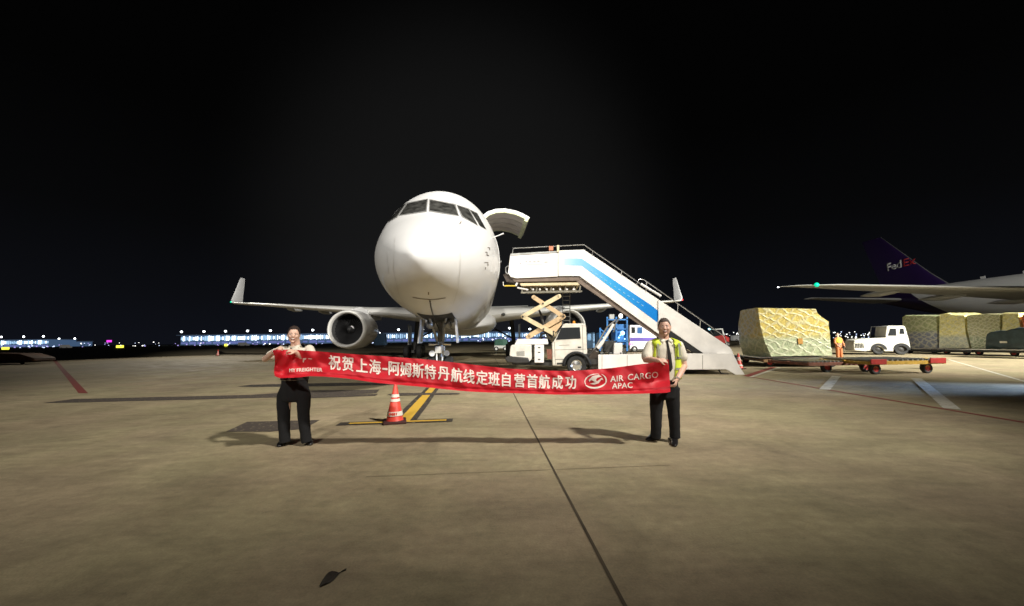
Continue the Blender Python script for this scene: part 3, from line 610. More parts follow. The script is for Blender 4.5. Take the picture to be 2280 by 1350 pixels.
# the sloping side panel is built as an upper (platform), a mid and a lower flight
up = [(1136, 567), (1190, 564), (1242, 561), (1242, 616), (1150, 620), (1137, 617), (1131, 608)]
mid = [(1243, 558), (1300, 556), (1472, 671), (1472, 748), (1290, 615), (1243, 615)]
low = [(1466, 667), (1626, 774), (1633, 787), (1566, 787), (1494, 737), (1466, 722)]
for s, d in ((0, 0.35), (1, 1.85)):
    b = MB(); TF.prism(b, up, d, d+0.06); pb = b.build('platform_side', M_tw, truck, bevel=0.01)
    b = MB(); TF.prism(b, mid, d+0.01, d+0.07); fl = b.build('stair_side', M_tw, truck, bevel=0.01)
    b = MB(); TF.prism(b, low, d-0.07, d-0.01); b.build('stair_side', M_tw, truck, bevel=0.01)
    if s == 0:
        def gradblue():
            m = bpy.data.materials.new('stripe_blue'); m.use_nodes = True; n = m.node_tree; bb = n.nodes["Principled BSDF"]; bb.inputs["Roughness"].default_value = 0.35
            t = n.nodes.new("ShaderNodeTexCoord"); sx_ = n.nodes.new("ShaderNodeSeparateXYZ"); rr = n.nodes.new("ShaderNodeValToRGB"); mr = n.nodes.new("ShaderNodeMapRange")
            n.links.new(t.outputs["Object"], sx_.inputs[0]); n.links.new(sx_.outputs["X"], mr.inputs[0]); mr.inputs[1].default_value = 2.1; mr.inputs[2].default_value = 6.0
            n.links.new(mr.outputs[0], rr.inputs[0]); n.links.new(rr.outputs[0], bb.inputs["Base Color"])
            e = rr.color_ramp.elements; e[0].color = (0.62, 0.68, 0.76, 1); e[1].color = (0.0, 0.20, 0.62, 1)
            q = e.new(0.25); q.color = (0.22, 0.50, 0.74, 1); q = e.new(0.6); q.color = (0.03, 0.34, 0.68, 1); return m
        b = MB(); TF.prism(b, [(1256, 575), (1295, 576), (1450, 680), (1465, 692), (1469, 703), (1463, 718), (1295, 592), (1256, 591)], d+0.004, d+0.012); b.build('blue_stripe', gradblue(), fl, recalc=True)
        # faint lettering (too small to read) as short grey dashes
        b = MB()
        for x, y, w_ in ((1159, 587, 4), (1172, 583, 5), (1180, 583, 6), (1190, 583, 6), (1199, 582, 6), (1216, 584, 8)):
            p_ = TF.t(x, y, d-0.004); b.box(p_, (w_*0.02, 0.006, 0.07))
        p_ = TF.t(1190, 589, d-0.004); b.box(p_, (0.72, 0.006, 0.025)); b.build('faint_marking', mat('mark_grey', (0.45, 0.44, 0.44), 0.5), pb)
        b = MB()
        for i in range(12):
            x = 1318+i*10.2; y = 604+ (x-1318)*0.68; p_ = TF.t(x, y, d-0.002); b.box(p_, (0.11, 0.01, 0.025), Matrix.Rotation(R(34), 3, 'Y'))
        b.build('faint_marking', mat('mark_pale', (0.25, 0.55, 0.78), 0.5), fl)
    # handrails
    b = MB()
    b.tube([TF.t(1141, 566, d), TF.t(1143, 553, d), TF.t(1225, 549, d), TF.t(1300, 545, d), TF.t(1380, 600, d), TF.t(1427, 633, d)], 0.022)
    b.tube([TF.t(1418, 634, d), TF.t(1423, 622, d), TF.t(1434, 623, d), TF.t(1582, 727, d), TF.t(1612, 748, d), TF.t(1620, 770, d)], 0.022)
    for x, y0, y1 in ((1225, 549, 562), (1320, 559, 570), (1385, 604, 613), (1440, 628, 650), (1510, 676, 696), (1560, 712, 730)):
        b.tube([TF.t(x, y0, d), TF.t(x-1.5, y1, d)], 0.018, 6)
    b.build('handrail', M_alu, truck)
    b = MB(); TF.prism(b, [(1137, 565), (1242, 559), (1242, 562.5), (1137, 569)], d-0.03, d+0.09); b.build('kick_rail', M_steel, truck)
# rail lamp + posts
b = MB(); TF.prism(b, [(1222, 548), (1232, 548), (1232, 558), (1222, 558)], 0.28, 0.36); b.build('rail_lamp', mat('orange_brown', (0.45, 0.14, 0.05), 0.4), truck, bevel=0.01)
b = MB(); TF.prism(b, [(1240, 546), (1245, 546), (1245, 561), (1240, 561)], 0.28, 0.36); b.build('rail_post', M_cream, truck, bevel=0.005)
b = MB(); b.lathe([(-0.5, 0.02), (-0.5, 0.05), (0.5, 0.05), (0.5, 0.02)], (0, 0, 0), 'X', 10)
rot = Matrix.Rotation(R(34), 3, 'Y'); b.v = [rot @ q+TF.t(1449, 646, 0.3) for q in b.v]; b.build('rail_lamp', M_white, truck)
# steps and platform floor, undersides
b = MB(); b.prism([TF.t(x, y, 0.42) for x, y in ((1140, 619), (1290, 617), (1290, 625), (1145, 628))], (0, 1.42, 0)); b.build('platform_floor', M_brown, truck)
a_, c_ = TF.t(1292, 616, 0.42), TF.t(1590, 800, 0.42); n_ = 22; st = MB()
for i in range(n_):
    x0 = a_.x+(c_.x-a_.x)*i/n_; x1 = a_.x+(c_.x-a_.x)*(i+1)/n_; z = a_.z+(c_.z-a_.z)*(i+0.5)/n_
    st.box(((x0+x1)/2, 1.13, z), ((x1-x0)*1.02, 1.40, 0.045))
st.build('steps', M_steel, truck)
for d in (0.44, 1.72):
    b = MB(); TF.prism(b, [(1286, 617), (1295, 617), (1400, 690), (1463, 738), (1548, 790), (1536, 790), (1463, 750), (1285, 628)], d, d+0.10); b.build('stair_beam', M_brown, truck)
# black strip standing in for the shaded gap below the lower flight's side panel
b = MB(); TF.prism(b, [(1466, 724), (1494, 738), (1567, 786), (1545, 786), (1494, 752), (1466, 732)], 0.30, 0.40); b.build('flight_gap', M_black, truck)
# chassis skirts and ramp foot
for d in (0.05, 2.05):
    b = MB(); TF.prism(b, [(1332, 790), (1450, 788), (1632, 787), (1647, 817), (1659, 835), (1642, 837), (1617, 823), (1332, 824)], d, d+0.08); b.build('skirt_panel', M_tw, truck, bevel=0.01)
b = MB(); b.prism([TF.t(x, y, 0.14) for x, y in ((1600, 787), (1632, 788), (1646, 818), (1640, 822), (1600, 800))], (0, 1.9, 0)); b.build('ramp_foot', M_tw, truck, bevel=0.01)
b = MB(); b.prism([TF.t(x, y, 0.14) for x, y in ((1300, 800), (1590, 797), (1590, 808), (1300, 812))], (0, 1.9, 0)); b.build('chassis_frame', M_dark, truck)
# wheels: front under the cab door, rear pair under the skirt
for x, d in ((1284, 0.02), (1284, 2.0), (1500, 0.16), (1500, 1.9)):
    q = TF.t(x, 817, d); c = (q.x, d+0.13, 0.42); tb, rb = MB(), MB(); wheel(tb, rb, c, 0.42, 0.24, 'Y'); tw = tb.build('wheel', M_rub, truck); rb.build('rim', M_alu, tw)
b = MB(); b.tube([TF.t(1521, 824, 0.2), TF.t(1521, 838, 0.2)], 0.05); b.build('stabiliser_leg', mat('blue_grey', (0.25, 0.30, 0.42), 0.4), truck)
b = MB(); b.tube([TF.t(1600, 824, 0.2), TF.t(1606, 832, 0.2), TF.t(1622, 834, 0.2)], 0.035); b.build('stabiliser_leg', M_dark, truck)
# cab
cabo = [(1232, 762), (1254, 723), (1258, 720.5), (1300, 720.5), (1305, 725), (1308, 789), (1300, 790), (1283, 789), (1268, 793), (1259, 803), (1256, 815), (1230, 815), (1229, 764)]
b = MB(); b.prism([TF.t(x, y, 0.10) for x, y in cabo], (0, 1.85, 0)); cab = b.build('cab', M_cab, truck, bevel=0.04)
for d in (0.085, 1.955):
    b = MB(); TF.prism(b, [(1238, 757), (1250, 730), (1291, 729), (1293, 754)], d, d+0.012); b.build('side_window', M_glass, cab)
b = MB(); p0, p1 = TF.t(1233, 759, 0.2), TF.t(1253, 725, 0.2); b.prism([p0+Vector((-0.02, 0, 0.01)), p1+Vector((-0.02, 0, 0.0)), p1+Vector((-0.02, 1.62, 0)), p0+Vector((-0.02, 1.62, 0.01))], (0.012, 0, 0.01)); b.build('windscreen', M_glass, cab)
b = MB(); TF.prism(b, [(1287, 772), (1294, 772), (1294, 774.5), (1287, 774.5)], 0.075, 0.10); b.build('door_handle', M_black, cab)
b = MB(); TF.prism(b, [(1236, 779), (1304, 777), (1304, 778), (1236, 780)], 0.093, 0.10); TF.prism(b, [(1296, 724), (1297, 724), (1299, 788), (1298, 788)], 0.093, 0.10); TF.prism(b, [(1234, 762), (1235, 762), (1237, 812), (1236, 812)], 0.093, 0.1); TF.prism(b, [(1244, 769), (1268, 768), (1268, 769), (1244, 770)], 0.093, 0.1); b.build('door_gap', mat('gap_grey', (0.22, 0.20, 0.17), 0.6), cab)
b = MB(); q = TF.t(1284, 815, 0.06); b.rings([[q+Vector((math.cos(t)*r_, 0, math.sin(t)*r_)) for t in [math.pi*k/14 for k in range(15)]] for r_ in (0.50, 0.62)], False, False); so_ = b.build('wheel_arch', M_black, truck, recalc=False); z_ = so_.modifiers.new('s', 'SOLIDIFY'); z_.thickness = 0.1
b = MB(); TF.prism(b, [(1258, 812), (1262, 800), (1270, 793), (1283, 790), (1330, 792), (1330, 812)], 0.35, 0.40); b.build('inner_arch', M_black, truck)
b = MB(); b.tube([TF.t(1238, 742, 0.06), TF.t(1233, 738, -0.08)], 0.012, 6); b.box(TF.t(1232, 743, -0.10), (0.05, 0.12, 0.24)); b.build('wing_mirror', M_black, cab)
b = MB(); TF.prism(b, [(1236, 800), (1256, 800), (1256, 801), (1236, 801)], 0.09, 0.10); TF.prism(b, [(1240, 808), (1252, 808), (1252, 812), (1240, 812)], 0.085, 0.10); b.build('cab_step', M_dark, cab)
b = MB(); b.lathe([(0, 0.07), (0.10, 0.06), (0.12, 0.02)], TF.t(1278, 720.5, 0.9), 'Z', 12, True); b.build('beacon', mat('amber', (0.7, 0.25, 0.02), 0.3), cab)
b = MB()
for i in range(5): TF.prism(b, [(1340+i*56, 791), (1341+i*56, 791), (1341+i*56, 822), (1340+i*56, 822)], 0.044, 0.05)
b.build('panel_gap', MATS['gap_grey'], truck)
# front deck in front of the cab with boxes, bumper, step
b = MB(); b.prism([TF.t(x, y, 0.05) for x, y in ((1152, 755), (1219, 755), (1221, 767), (1145, 768))], (0, 2.1, 0)); b.build('front_deck', M_tw, truck, bevel=0.02)
b = MB(); b.prism([TF.t(x, y, 0.0) for x, y in ((1137, 770), (1142, 768), (1183, 768), (1184, 800), (1178, 806), (1138, 800), (1134, 790))], (0, 2.2, 0)); fb_ = b.build('front_box', M_cab, truck, bevel=0.03)
b = MB(); TF.prism(b, [(1150, 783), (1168, 782), (1168, 793), (1150, 793)], -0.01, 0.0); b.build('vent_grille', mat('grille_grey', (0.35, 0.34, 0.30), 0.6, var=0.4, vscale=30), fb_)
b = MB(); b.prism([TF.t(x, y, -0.05) for x, y in ((1123, 797), (1132, 793), (1176, 797), (1180, 808), (1150, 810), (1128, 807))], (0, 2.3, 0)); b.build('bumper', M_dark, truck, bevel=0.04)
b = MB(); b.prism([TF.t(x, y, 0.0) for x, y in ((1190, 768), (1211, 768), (1211, 808), (1190, 808))], (0, 0.6, 0)); lb = b.build('locker', M_tw, truck, bevel=0.015)
for y in (773, 784, 799.5):
    b = MB(); TF.prism(b, [(1198, y), (1203, y), (1203, y+2), (1198, y+2)], -0.02, 0.0); b.build('locker_handle', M_black, lb)
b = MB(); TF.prism(b, [(1217, 778), (1229, 778), (1229, 800), (1219, 800)], 0.15, 0.35); b.build('side_marker', mat('rust', (0.22, 0.08, 0.05), 0.6, var=0.4, vscale=12), truck, bevel=0.01)
b = MB(); b.prism([TF.t(x, y, 0.3) for x, y in ((1140, 806), (1230, 806), (1260, 812), (1260, 816), (1140, 812))], (0, 1.6, 0)); b.build('chassis_frame', M_dark, truck)
# scissor lift
def arm(a, b_, d, m, wd=0.19, th=0.07):
    g = MB(); g.bar(TF.t(*a, d), TF.t(*b_, d), th, wd); 
    for q in (a, b_): c = TF.t(*q, d); g.lathe([(-th/2, wd*0.5), (th/2, wd*0.5)], c, 'Y', 16, True)
    g.build('scissor_arm', m, truck, bevel=0.006)
for k, d in enumerate((0.35, 1.65)):
    arm((1245, 660), (1164, 705), d, M_cream); arm((1164, 705), (1238, 746), d, M_cream)
    arm((1188, 662), (1254, 705), d+0.12, mat('cream_tan', (0.62, 0.44, 0.25), 0.45, var=0.2)); arm((1254, 705), (1176, 750), d+0.12, MATS['cream_tan'], 0.22)
    g = MB()
    for q in ((1209, 676), (1164, 705), (1254, 705), (1210, 733)): c = TF.t(*q, d-0.06); g.lathe([(-0.03, 0.04), (0.03, 0.04)], c, 'Y', 10, True)
    g.build('pivot_bolt', M_black, truck)
b = MB(); TF.prism(b, [(1216, 726), (1252, 708), (1250, 724), (1238, 740), (1222, 734)], 0.55, 0.62); b.build('gusset_plate', MATS['cream_tan'], truck, bevel=0.01)
b = MB(); b.tube([TF.t(1199, 687, 0.9), TF.t(1206, 705, 0.9)], 0.045); b.tube([TF.t(1206, 705, 0.9), TF.t(1215, 742, 0.9)], 0.075); b.build('lift_cylinder', M_dark, truck)
b = MB(); b.tube([TF.t(1200, 758, 0.5), TF.t(1206, 744, 0.5), TF.t(1220, 742, 0.5), TF.t(1230, 752, 0.5)], 0.05); b.tube([TF.t(1196, 757, 0.8), TF.t(1212, 750, 0.8), TF.t(1226, 760, 0.7)], 0.04); b.build('hydraulic_hose', M_black, truck)
# under-platform machinery
b = MB(); b.prism([TF.t(x, y, 0.3) for x, y in ((1157, 631), (1286, 629), (1291, 635), (1160, 637))], (0, 1.6, 0)); b.build('support_beam', M_cream, truck, bevel=0.01)
b = MB()
for d in (0.45, 1.6):
    b.bar(TF.t(1160, 652, d), TF.t(1296, 649, d), 0.06, 0.07)
    for i in range(9):
        x = 1164+i*16; b.bar(TF.t(x, 637, d), TF.t(x+(8 if i % 2 else -2), 652, d), 0.05, 0.06)
b.prism([TF.t(x, y, 0.7) for x, y in ((1166, 638), (1284, 636), (1280, 649), (1172, 651))], (0, 0.7, 0))
b.build('underframe', mat('underframe_grey', (0.22, 0.20, 0.15), 0.55, var=0.4, vscale=8), truck)
b = MB()
for i in range(8): b.ball(TF.t(1172+i*15, 645, 0.42), 0.05, 8, 5)
b.build('bolt_heads', M_tw, truck)
b = MB(); b.tube([TF.t(1123, 637, 0.4), TF.t(1148, 637, 0.4)], 0.035); b.build('buffer_rod', mat('rod_yellow', (0.7, 0.5, 0.06), 0.45), truck)
b = MB(); b.tube([TF.t(1120, 628, 0.4), TF.t(1121, 636, 0.4), TF.t(1125, 638, 0.4)], 0.025); b.tube([TF.t(1148, 637, 0.42), TF.t(1152, 630, 0.42)], 0.05); b.tube([TF.t(1152, 641, 0.42), TF.t(1176, 646, 0.42)], 0.04); b.build('buffer_bracket', M_tw, truck)
b = MB(); b.tube([TF.t(1132, 592, 0.36), TF.t(1126, 596, 0.36), TF.t(1126, 606, 0.36), TF.t(1131, 611, 0.36)], 0.025); b.build('door_buffer', M_steel, truck)
b = MB(); b.prism([TF.t(x, y, 0.45) for x, y in ((1120, 612), (1134, 606), (1140, 622), (1148, 630), (1128, 628))], (0, 1.3, 0)); b.build('rubber_buffer', mat('rubber_brown', (0.07, 0.055, 0.045), 0.8, var=0.5, vscale=12), truck)
b = MB()
for x in (1253, 1269): b.tube([TF.t(x, 652, 1.9), TF.t(x, 760, 1.9)], 0.022, 6)
for i in range(11): b.tube([TF.t(1253, 660+i*9, 1.9), TF.t(1269, 660+i*9, 1.9)], 0.018, 6)
b.build('access_ladder', M_steel, truck)
# hydraulic ram of the flight, hanging machinery
for d in (0.5, 1.7):
    b = MB(); b.tube([TF.t(1331, 776, d), TF.t(1342, 761, d)], 0.09, 12); b.tube([TF.t(1342, 761, d), TF.t(1366, 722, d)], 0.065, 12); b.build('flight_ram', M_tw, truck)
    b = MB(); b.tube([TF.t(1322, 780, d), TF.t(1352, 728, d), TF.t(1372, 712, d)], 0.035); b.build('ram_rod', M_steel, truck)
    b = MB(); b.bar(TF.t(1328, 778, d), TF.t(1300, 795, d), 0.08, 0.08); b.build('ram_bracket', M_dark, truck)
b = MB(); b.ball(TF.t(1382, 704, 0.45), (0.09, 0.06, 0.11)); b.build('work_lamp', mat('lamp_dim', (1, 1, 1), 0.4, emit=(1.0, 0.95, 0.85), estr=1.6), truck)
b = MB(); b.tube([TF.t(1382, 704, 0.45), TF.t(1370, 722, 0.5), TF.t(1366, 740, 0.6)], 0.03); b.build('lamp_arm', M_steel, truck)
b = MB(); b.prism([TF.t(x, y, 0.3) for x, y in ((1368, 764), (1386, 764), (1386, 789), (1366, 789))], (0, 0.5, 0)); cb = b.build('control_box', M_tw, truck, bevel=0.02)
b = MB(); TF.prism(b, [(1381, 785), (1384, 785), (1384, 788), (1381, 788)], 0.28, 0.30); b.build('box_handle', M_black, cb)
b = MB(); b.box(TF.t(1356, 772, 1.0), (0.45, 0.9, 0.5)); b.tube([TF.t(1345, 782, 0.5), TF.t(1365, 756, 0.6), TF.t(1372, 776, 0.6)], 0.035); b.tube([TF.t(1348, 752, 0.8), TF.t(1372, 770, 0.8)], 0.03); b.build('hydraulic_pump', M_dark, truck)
b = MB(); b.prism([TF.t(x, y, 0.25) for x, y in ((1310, 795), (1322, 780), (1332, 782), (1332, 822), (1312, 822))], (0, 1.7, 0)); b.build('chassis_tank', mat('tank_brown', (0.05, 0.038, 0.03), 0.35, var=0.4), truck, bevel=0.03)

# ================================================================ traffic cones
def cone(loc, h, label, tilt=0):
    k = h/0.72; c = empty('traffic_cone', loc, label, 'traffic cone', 0.3)
    b = MB(); b.box((0, 0, 0.025*k), (0.42*k, 0.42*k, 0.05*k)); b.build('base', mat('cone_base', (0.06, 0.02, 0.018), 0.7, var=0.3), c, bevel=0.015*k)
    b = MB(); b.lathe([(0.05*k, 0.165*k), (0.08*k, 0.15*k), (0.70*k, 0.032*k), (0.72*k, 0.02*k)], (0, 0, 0), 'Z', 28, True); b.build('cone_body', mat('cone_red', (0.78, 0.075, 0.05), 0.45, var=0.12, vscale=10), c)
    def rr(z): return 0.165*k-(z-0.05*k)/(0.65*k)*0.133*k+0.003*k
    for z0, z1, m_ in ((0.14, 0.22, 'w'), (0.40, 0.45, 'w'), (0.48, 0.535, 'w')):
        b = MB(); b.lathe([(z0*k, rr(z0*k)), (z1*k, rr(z1*k))], (0, 0, 0), 'Z', 28); b.build('reflective_band', mat('cone_white', (0.80, 0.76, 0.68), 0.35), c, recalc=False)
    return c
q = G(879, 941); near_cone = cone((q.x, q.y, 0), 0.72, 'red and white traffic cone standing on the yellow stop bar in front of the banner')
b = MB()                                            # small red marks on the lowest band (worn lettering)
for i, wq in enumerate((0.02, 0.012, 0.02, 0.025, 0.015)):
    a = -math.pi/2-0.3-0.45+i*0.24; b.box((math.cos(a)*0.142, math.sin(a)*0.142, 0.18), (wq, wq, 0.045))
b.build('worn_marking', MATS['cone_red'], near_cone)
q = G(1646, 822); cone((q.x, q.y, 0), 0.75, 'red and white traffic cone just behind the foot of the boarding stairs')
q = G(485, 792); cone((q.x, q.y, 0), 0.75, 'small lone traffic cone far out on the apron at left')

# ================================================================ cargo pallets, dollies
def wrap_mat(name, c_top, c_low, zsplit, pat=7.0):
    m = bpy.data.materials.new(name); m.use_nodes = True; n = m.node_tree; b = n.nodes["Principled BSDF"]; L = n.links.new
    b.inputs["Roughness"].default_value = 0.36
    t = n.nodes.new("ShaderNodeTexCoord"); sx_ = n.nodes.new("ShaderNodeSeparateXYZ"); L(t.outputs["Object"], sx_.inputs[0])
    def M(op, a, b_=None, c=None):
        z = n.nodes.new("ShaderNodeMath"); z.operation = op
        for i, q in enumerate((a, b_, c)):
            if q is None: continue
            if isinstance(q, (int, float)): z.inputs[i].default_value = q
            else: L(q, z.inputs[i])
        return z.outputs[0]
    nz = n.nodes.new("ShaderNodeTexNoise"); nz.inputs["Scale"].default_value = 1.3; nz.inputs["Detail"].default_value = 5; L(t.outputs["Object"], nz.inputs["Vector"])
    nf = n.nodes.new("ShaderNodeTexNoise"); nf.inputs["Scale"].default_value = 6; nf.inputs["Detail"].default_value = 7; nf.inputs["Distortion"].default_value = 1.2; L(t.outputs["Object"], nf.inputs["Vector"])
    hx = M('ADD', sx_.outputs["X"], sx_.outputs["Y"])
    zw = M('ADD', sx_.outputs["Z"], M('MULTIPLY', nz.outputs[0], 0.9))
    # net strands: two families of diagonals
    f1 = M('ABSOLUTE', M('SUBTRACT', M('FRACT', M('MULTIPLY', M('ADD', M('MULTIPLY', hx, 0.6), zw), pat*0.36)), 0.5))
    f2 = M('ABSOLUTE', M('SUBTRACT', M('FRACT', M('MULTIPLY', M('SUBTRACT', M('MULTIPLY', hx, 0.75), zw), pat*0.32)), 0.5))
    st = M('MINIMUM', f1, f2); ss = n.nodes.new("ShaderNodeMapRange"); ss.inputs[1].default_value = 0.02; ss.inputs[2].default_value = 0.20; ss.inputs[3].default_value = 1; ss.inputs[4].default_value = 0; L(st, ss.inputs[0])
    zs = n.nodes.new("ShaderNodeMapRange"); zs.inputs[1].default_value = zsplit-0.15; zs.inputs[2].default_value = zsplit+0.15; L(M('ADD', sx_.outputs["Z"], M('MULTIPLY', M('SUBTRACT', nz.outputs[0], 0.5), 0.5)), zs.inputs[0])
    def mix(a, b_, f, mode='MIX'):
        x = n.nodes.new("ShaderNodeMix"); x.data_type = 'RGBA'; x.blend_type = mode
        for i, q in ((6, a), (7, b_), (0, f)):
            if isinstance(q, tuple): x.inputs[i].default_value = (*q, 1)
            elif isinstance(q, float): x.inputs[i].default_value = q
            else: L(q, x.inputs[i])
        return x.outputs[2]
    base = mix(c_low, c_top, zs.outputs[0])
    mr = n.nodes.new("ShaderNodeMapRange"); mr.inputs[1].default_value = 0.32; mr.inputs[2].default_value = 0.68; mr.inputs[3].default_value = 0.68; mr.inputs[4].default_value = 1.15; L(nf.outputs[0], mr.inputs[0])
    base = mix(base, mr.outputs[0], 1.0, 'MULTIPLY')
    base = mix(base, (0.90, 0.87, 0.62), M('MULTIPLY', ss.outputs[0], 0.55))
    L(base, b.inputs["Base Color"])
    bp = n.nodes.new("ShaderNodeBump"); bp.inputs["Strength"].default_value = 0.7; bp.inputs["Distance"].default_value = 0.03; L(M('ADD', nf.outputs[0], M('MULTIPLY', ss.outputs[0], 0.6)), bp.inputs["Height"]); L(bp.outputs[0], b.inputs["Normal"])
    b.inputs["Coat Weight"].default_value = 0.7; b.inputs["Coat Roughness"].default_value = 0.25
    return m
def pallet_mesh(fr_, face, d0, d1, seed, bulge=0.03, slant=None):
    rnd = random.Random(seed); n = 8
    pts = fr_.poly(face, 0.0)
    # resample outline
    out = []
    for i in range(len(pts)):
        a, b_ = pts[i], pts[(i+1) % len(pts)]; k = max(1, int((b_-a).length/0.22))
        for j in range(k): out.append(a+(b_-a)*j/k)
    cen = sum(out, Vector())/len(out); rs = []
    m = 10
    xm = min(q.x for q in out)
    def sq(q, f):                                  # the slanting front edge squares up towards the back
        if not slant: return q
        zt, zb = slant[0], slant[1]; xl = xm+slant[2]*min(1, max(0, (zt-q.z)/(zt-zb)))
        if q.x > cen.x: return q
        nx_ = xm+(q.x-xl)*(cen.x-xm)/(cen.x-xl); return Vector((q.x+(nx_-q.x)*f, q.y, q.z))
    for i in range(m+1):
        d = d0+(d1-d0)*i/m; e_ = min(i, m-i)/m; sc_ = 1.0 if e_ > 0.01 else 0.975
        rs.append([cen+(q-cen)*(sc_+rnd.uniform(-0.006, 0.006))+Vector((0, d, 0))+Vector((rnd.uniform(-1, 1), 0, rnd.uniform(-1, 1)))*bulge*0.4 for q in [sq(q0, i/m) for q0 in out]])
    b = MB(); b.rings(rs); return b
def pallet(fr_, face, dep, label, mt, seed, slant=None):
    c = empty('wrapped_pallet', fr_.O, label, 'cargo pallet', fr_.a)
    o = pallet_mesh(fr_, face, 0, dep, seed, 0.025, slant).build('wrapped_load', mt, c, angle=30)
    xs = [q.x for q in fr_.poly(face, 0)]; zs = [q.z for q in fr_.poly(face, 0)]
    b = MB(); b.box(((min(xs)+max(xs))/2, dep/2, min(zs)-0.03), (max(xs)-min(xs)+0.10, dep+0.1, 0.05)); b.build('pallet_base', M_alu, c)
    return c
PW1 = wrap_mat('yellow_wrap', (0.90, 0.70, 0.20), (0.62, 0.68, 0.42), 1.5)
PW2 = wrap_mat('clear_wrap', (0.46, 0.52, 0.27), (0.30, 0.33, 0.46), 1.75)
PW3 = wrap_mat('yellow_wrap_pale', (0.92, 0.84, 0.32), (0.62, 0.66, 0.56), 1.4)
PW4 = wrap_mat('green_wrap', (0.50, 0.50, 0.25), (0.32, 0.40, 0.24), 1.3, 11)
# big one: front face and a side face that runs back to the left
FP = Fr(*[(q.x, q.y) for q in [G(1718, 818)]][0], R(-12))
big = pallet(FP, [(1716, 795), (1855, 793), (1851, 760), (1846, 716), (1832, 706), (1822, 697), (1817, 687), (1686, 685), (1690, 720), (1700, 760)], 2.44, 'tall yellow plastic-wrapped cargo pallet on a dolly beside the foot of the boarding stairs', PW1, 3, (FP.t(1686, 685).z, FP.t(1716, 795).z, FP.t(1716, 795).x-FP.t(1686, 685).x))
b = MB(); p_ = FP.t(1782, 760, -0.02); b.box(p_, (0.2, 0.02, 0.28)); b.build('orange_tag', mat('tag_orange', (0.7, 0.35, 0.08), 0.6), big)
_a, _b = G(2012, 786), G(2250, 794); FP2 = Fr(_a.x, _a.y, math.atan2(_b.y-_a.y, _b.x-_a.x))
pallet(FP2, [(2012, 775), (2088, 776), (2086, 704), (2078, 703), (2014, 702), (2008, 706)], 2.4, 'clear-wrapped cargo pallet with a blue lower half, directly behind the white tow tractor', PW2, 5)
pallet(FP2, [(2090, 776), (2160, 777), (2150, 740), (2148, 702), (2122, 701), (2108, 697), (2092, 699)], 2.4, 'bright yellow-wrapped cargo pallet between the blue-based one and the green netted one', PW3, 8)
pallet(FP2, [(2163, 777), (2226, 778), (2228, 699), (2190, 699), (2152, 702), (2153, 735)], 2.4, 'olive-green netted cargo pallet, third from the tow tractor', PW4, 9)
pallet(FP2, [(2230, 778), (2268, 778), (2271, 728), (2268, 697), (2232, 697)], 2.4, 'pale yellow-green wrapped pallet above the dark blue covered load at the right edge', PW3, 12)
pallet(FP2, [(2275, 777), (2330, 777), (2330, 700), (2276, 701)], 2.4, 'orange-wrapped load cut off by the right edge of the view', mat('orange_wrap', (0.62, 0.16, 0.06), 0.5, var=0.3, vscale=3), 14)
M_tarp = mat('blue_tarp', (0.035, 0.065, 0.085), 0.45, var=0.5, vscale=2.5, bump=0.6, bscale=4)
FP3 = Fr(G(2220, 797).x, G(2220, 797).y, FP2.a)
tp = empty('covered_load', FP3.O, 'dark blue tarpaulin-covered load low on a dolly at the right edge', 'covered load', FP3.a)
pallet_mesh(FP3, [(2192, 776), (2330, 778), (2330, 730), (2262, 730), (2240, 736), (2205, 738), (2196, 745)], 0, 1.6, 21, 0.12).build('tarpaulin', M_tarp, tp, angle=80)
b = MB(); b.box(FP3.t(2234, 762, -0.06), (0.34, 0.03, 0.12)); b.build('white_tag', M_white, tp)
def dolly(fr_, x0, x1, ytop, wheels, label, dep=2.5, mcol=None, group=None, plates=(), bars=True):
    c = empty('cargo_dolly', fr_.O, label, 'cargo dolly', fr_.a, group); mcol = mcol or M_yel
    a, b_ = fr_.t(x0, ytop, 0), fr_.t(x1, ytop, 0); L = b_.x-a.x; zt = (a.z+b_.z)/2
    f = MB()
    for d in (0.04, dep/2, dep-0.04): f.box(((a.x+b_.x)/2, d, zt-0.08), (L, 0.08, 0.14))
    for i in range(5): f.box((a.x+0.04+(L-0.08)*i/4, dep/2, zt-0.09), (0.08, dep-0.1, 0.10))
    fo = f.build('frame', mcol, c, bevel=0.006)
    r = MB()
    for i in range(14):
        x = a.x+0.18+(L-0.36)*i/13; r.tube([(x, 0.1, zt+0.0), (x, dep-0.1, zt+0.0)], 0.04, 8)
    r.build('rollers', M_steel, c)
    for x, d in wheels:
        q = fr_.t(x, ytop, d); tb, rb = MB(), MB(); wheel(tb, rb, (q.x, d, 0.21), 0.21, 0.16, 'Y'); tw = tb.build('wheel', M_rub, c); rb.build('rim', M_red, tw)
        s_ = MB(); s_.box((q.x, d, 0.21+(zt-0.3)/2+0.04), (0.16, 0.1, zt-0.30)); s_.build('caster_fork', mcol, c)
    for px0, px1, py0, py1 in plates:
        p_ = MB(); fr_.prism(p_, [(px0, py0), (px1, py0), (px1, py1), (px0, py1)], -0.05, -0.01); p_.build('red_plate', M_red, c, bevel=0.01)
    return c
FD1 = Fr(FP.O.x, FP.O.y, FP.a)
dolly(FD1, 1700, 1868, 800, [(1712, 0.3), (1850, 0.3), (1712, 2.2), (1850, 2.2)], 'low rust-yellow cargo dolly carrying the tall yellow pallet', 2.5, mat('rusty_yellow', (0.30, 0.17, 0.07), 0.6, var=0.5, vscale=6))
q = G(1925, 836); FD2 = Fr(q.x-0.2, q.y, R(3))
d2_ = dolly(FD2, 1938, 2106, 803, [(1945, 0.25), (2060, 0.3), (1945, 2.0), (2060, 2.2)], 'empty yellow roller dolly with red end plates in front of the tow tractor', 2.3, None, None, [(1940, 1975, 800, 812), (2072, 2107, 797, 809)])
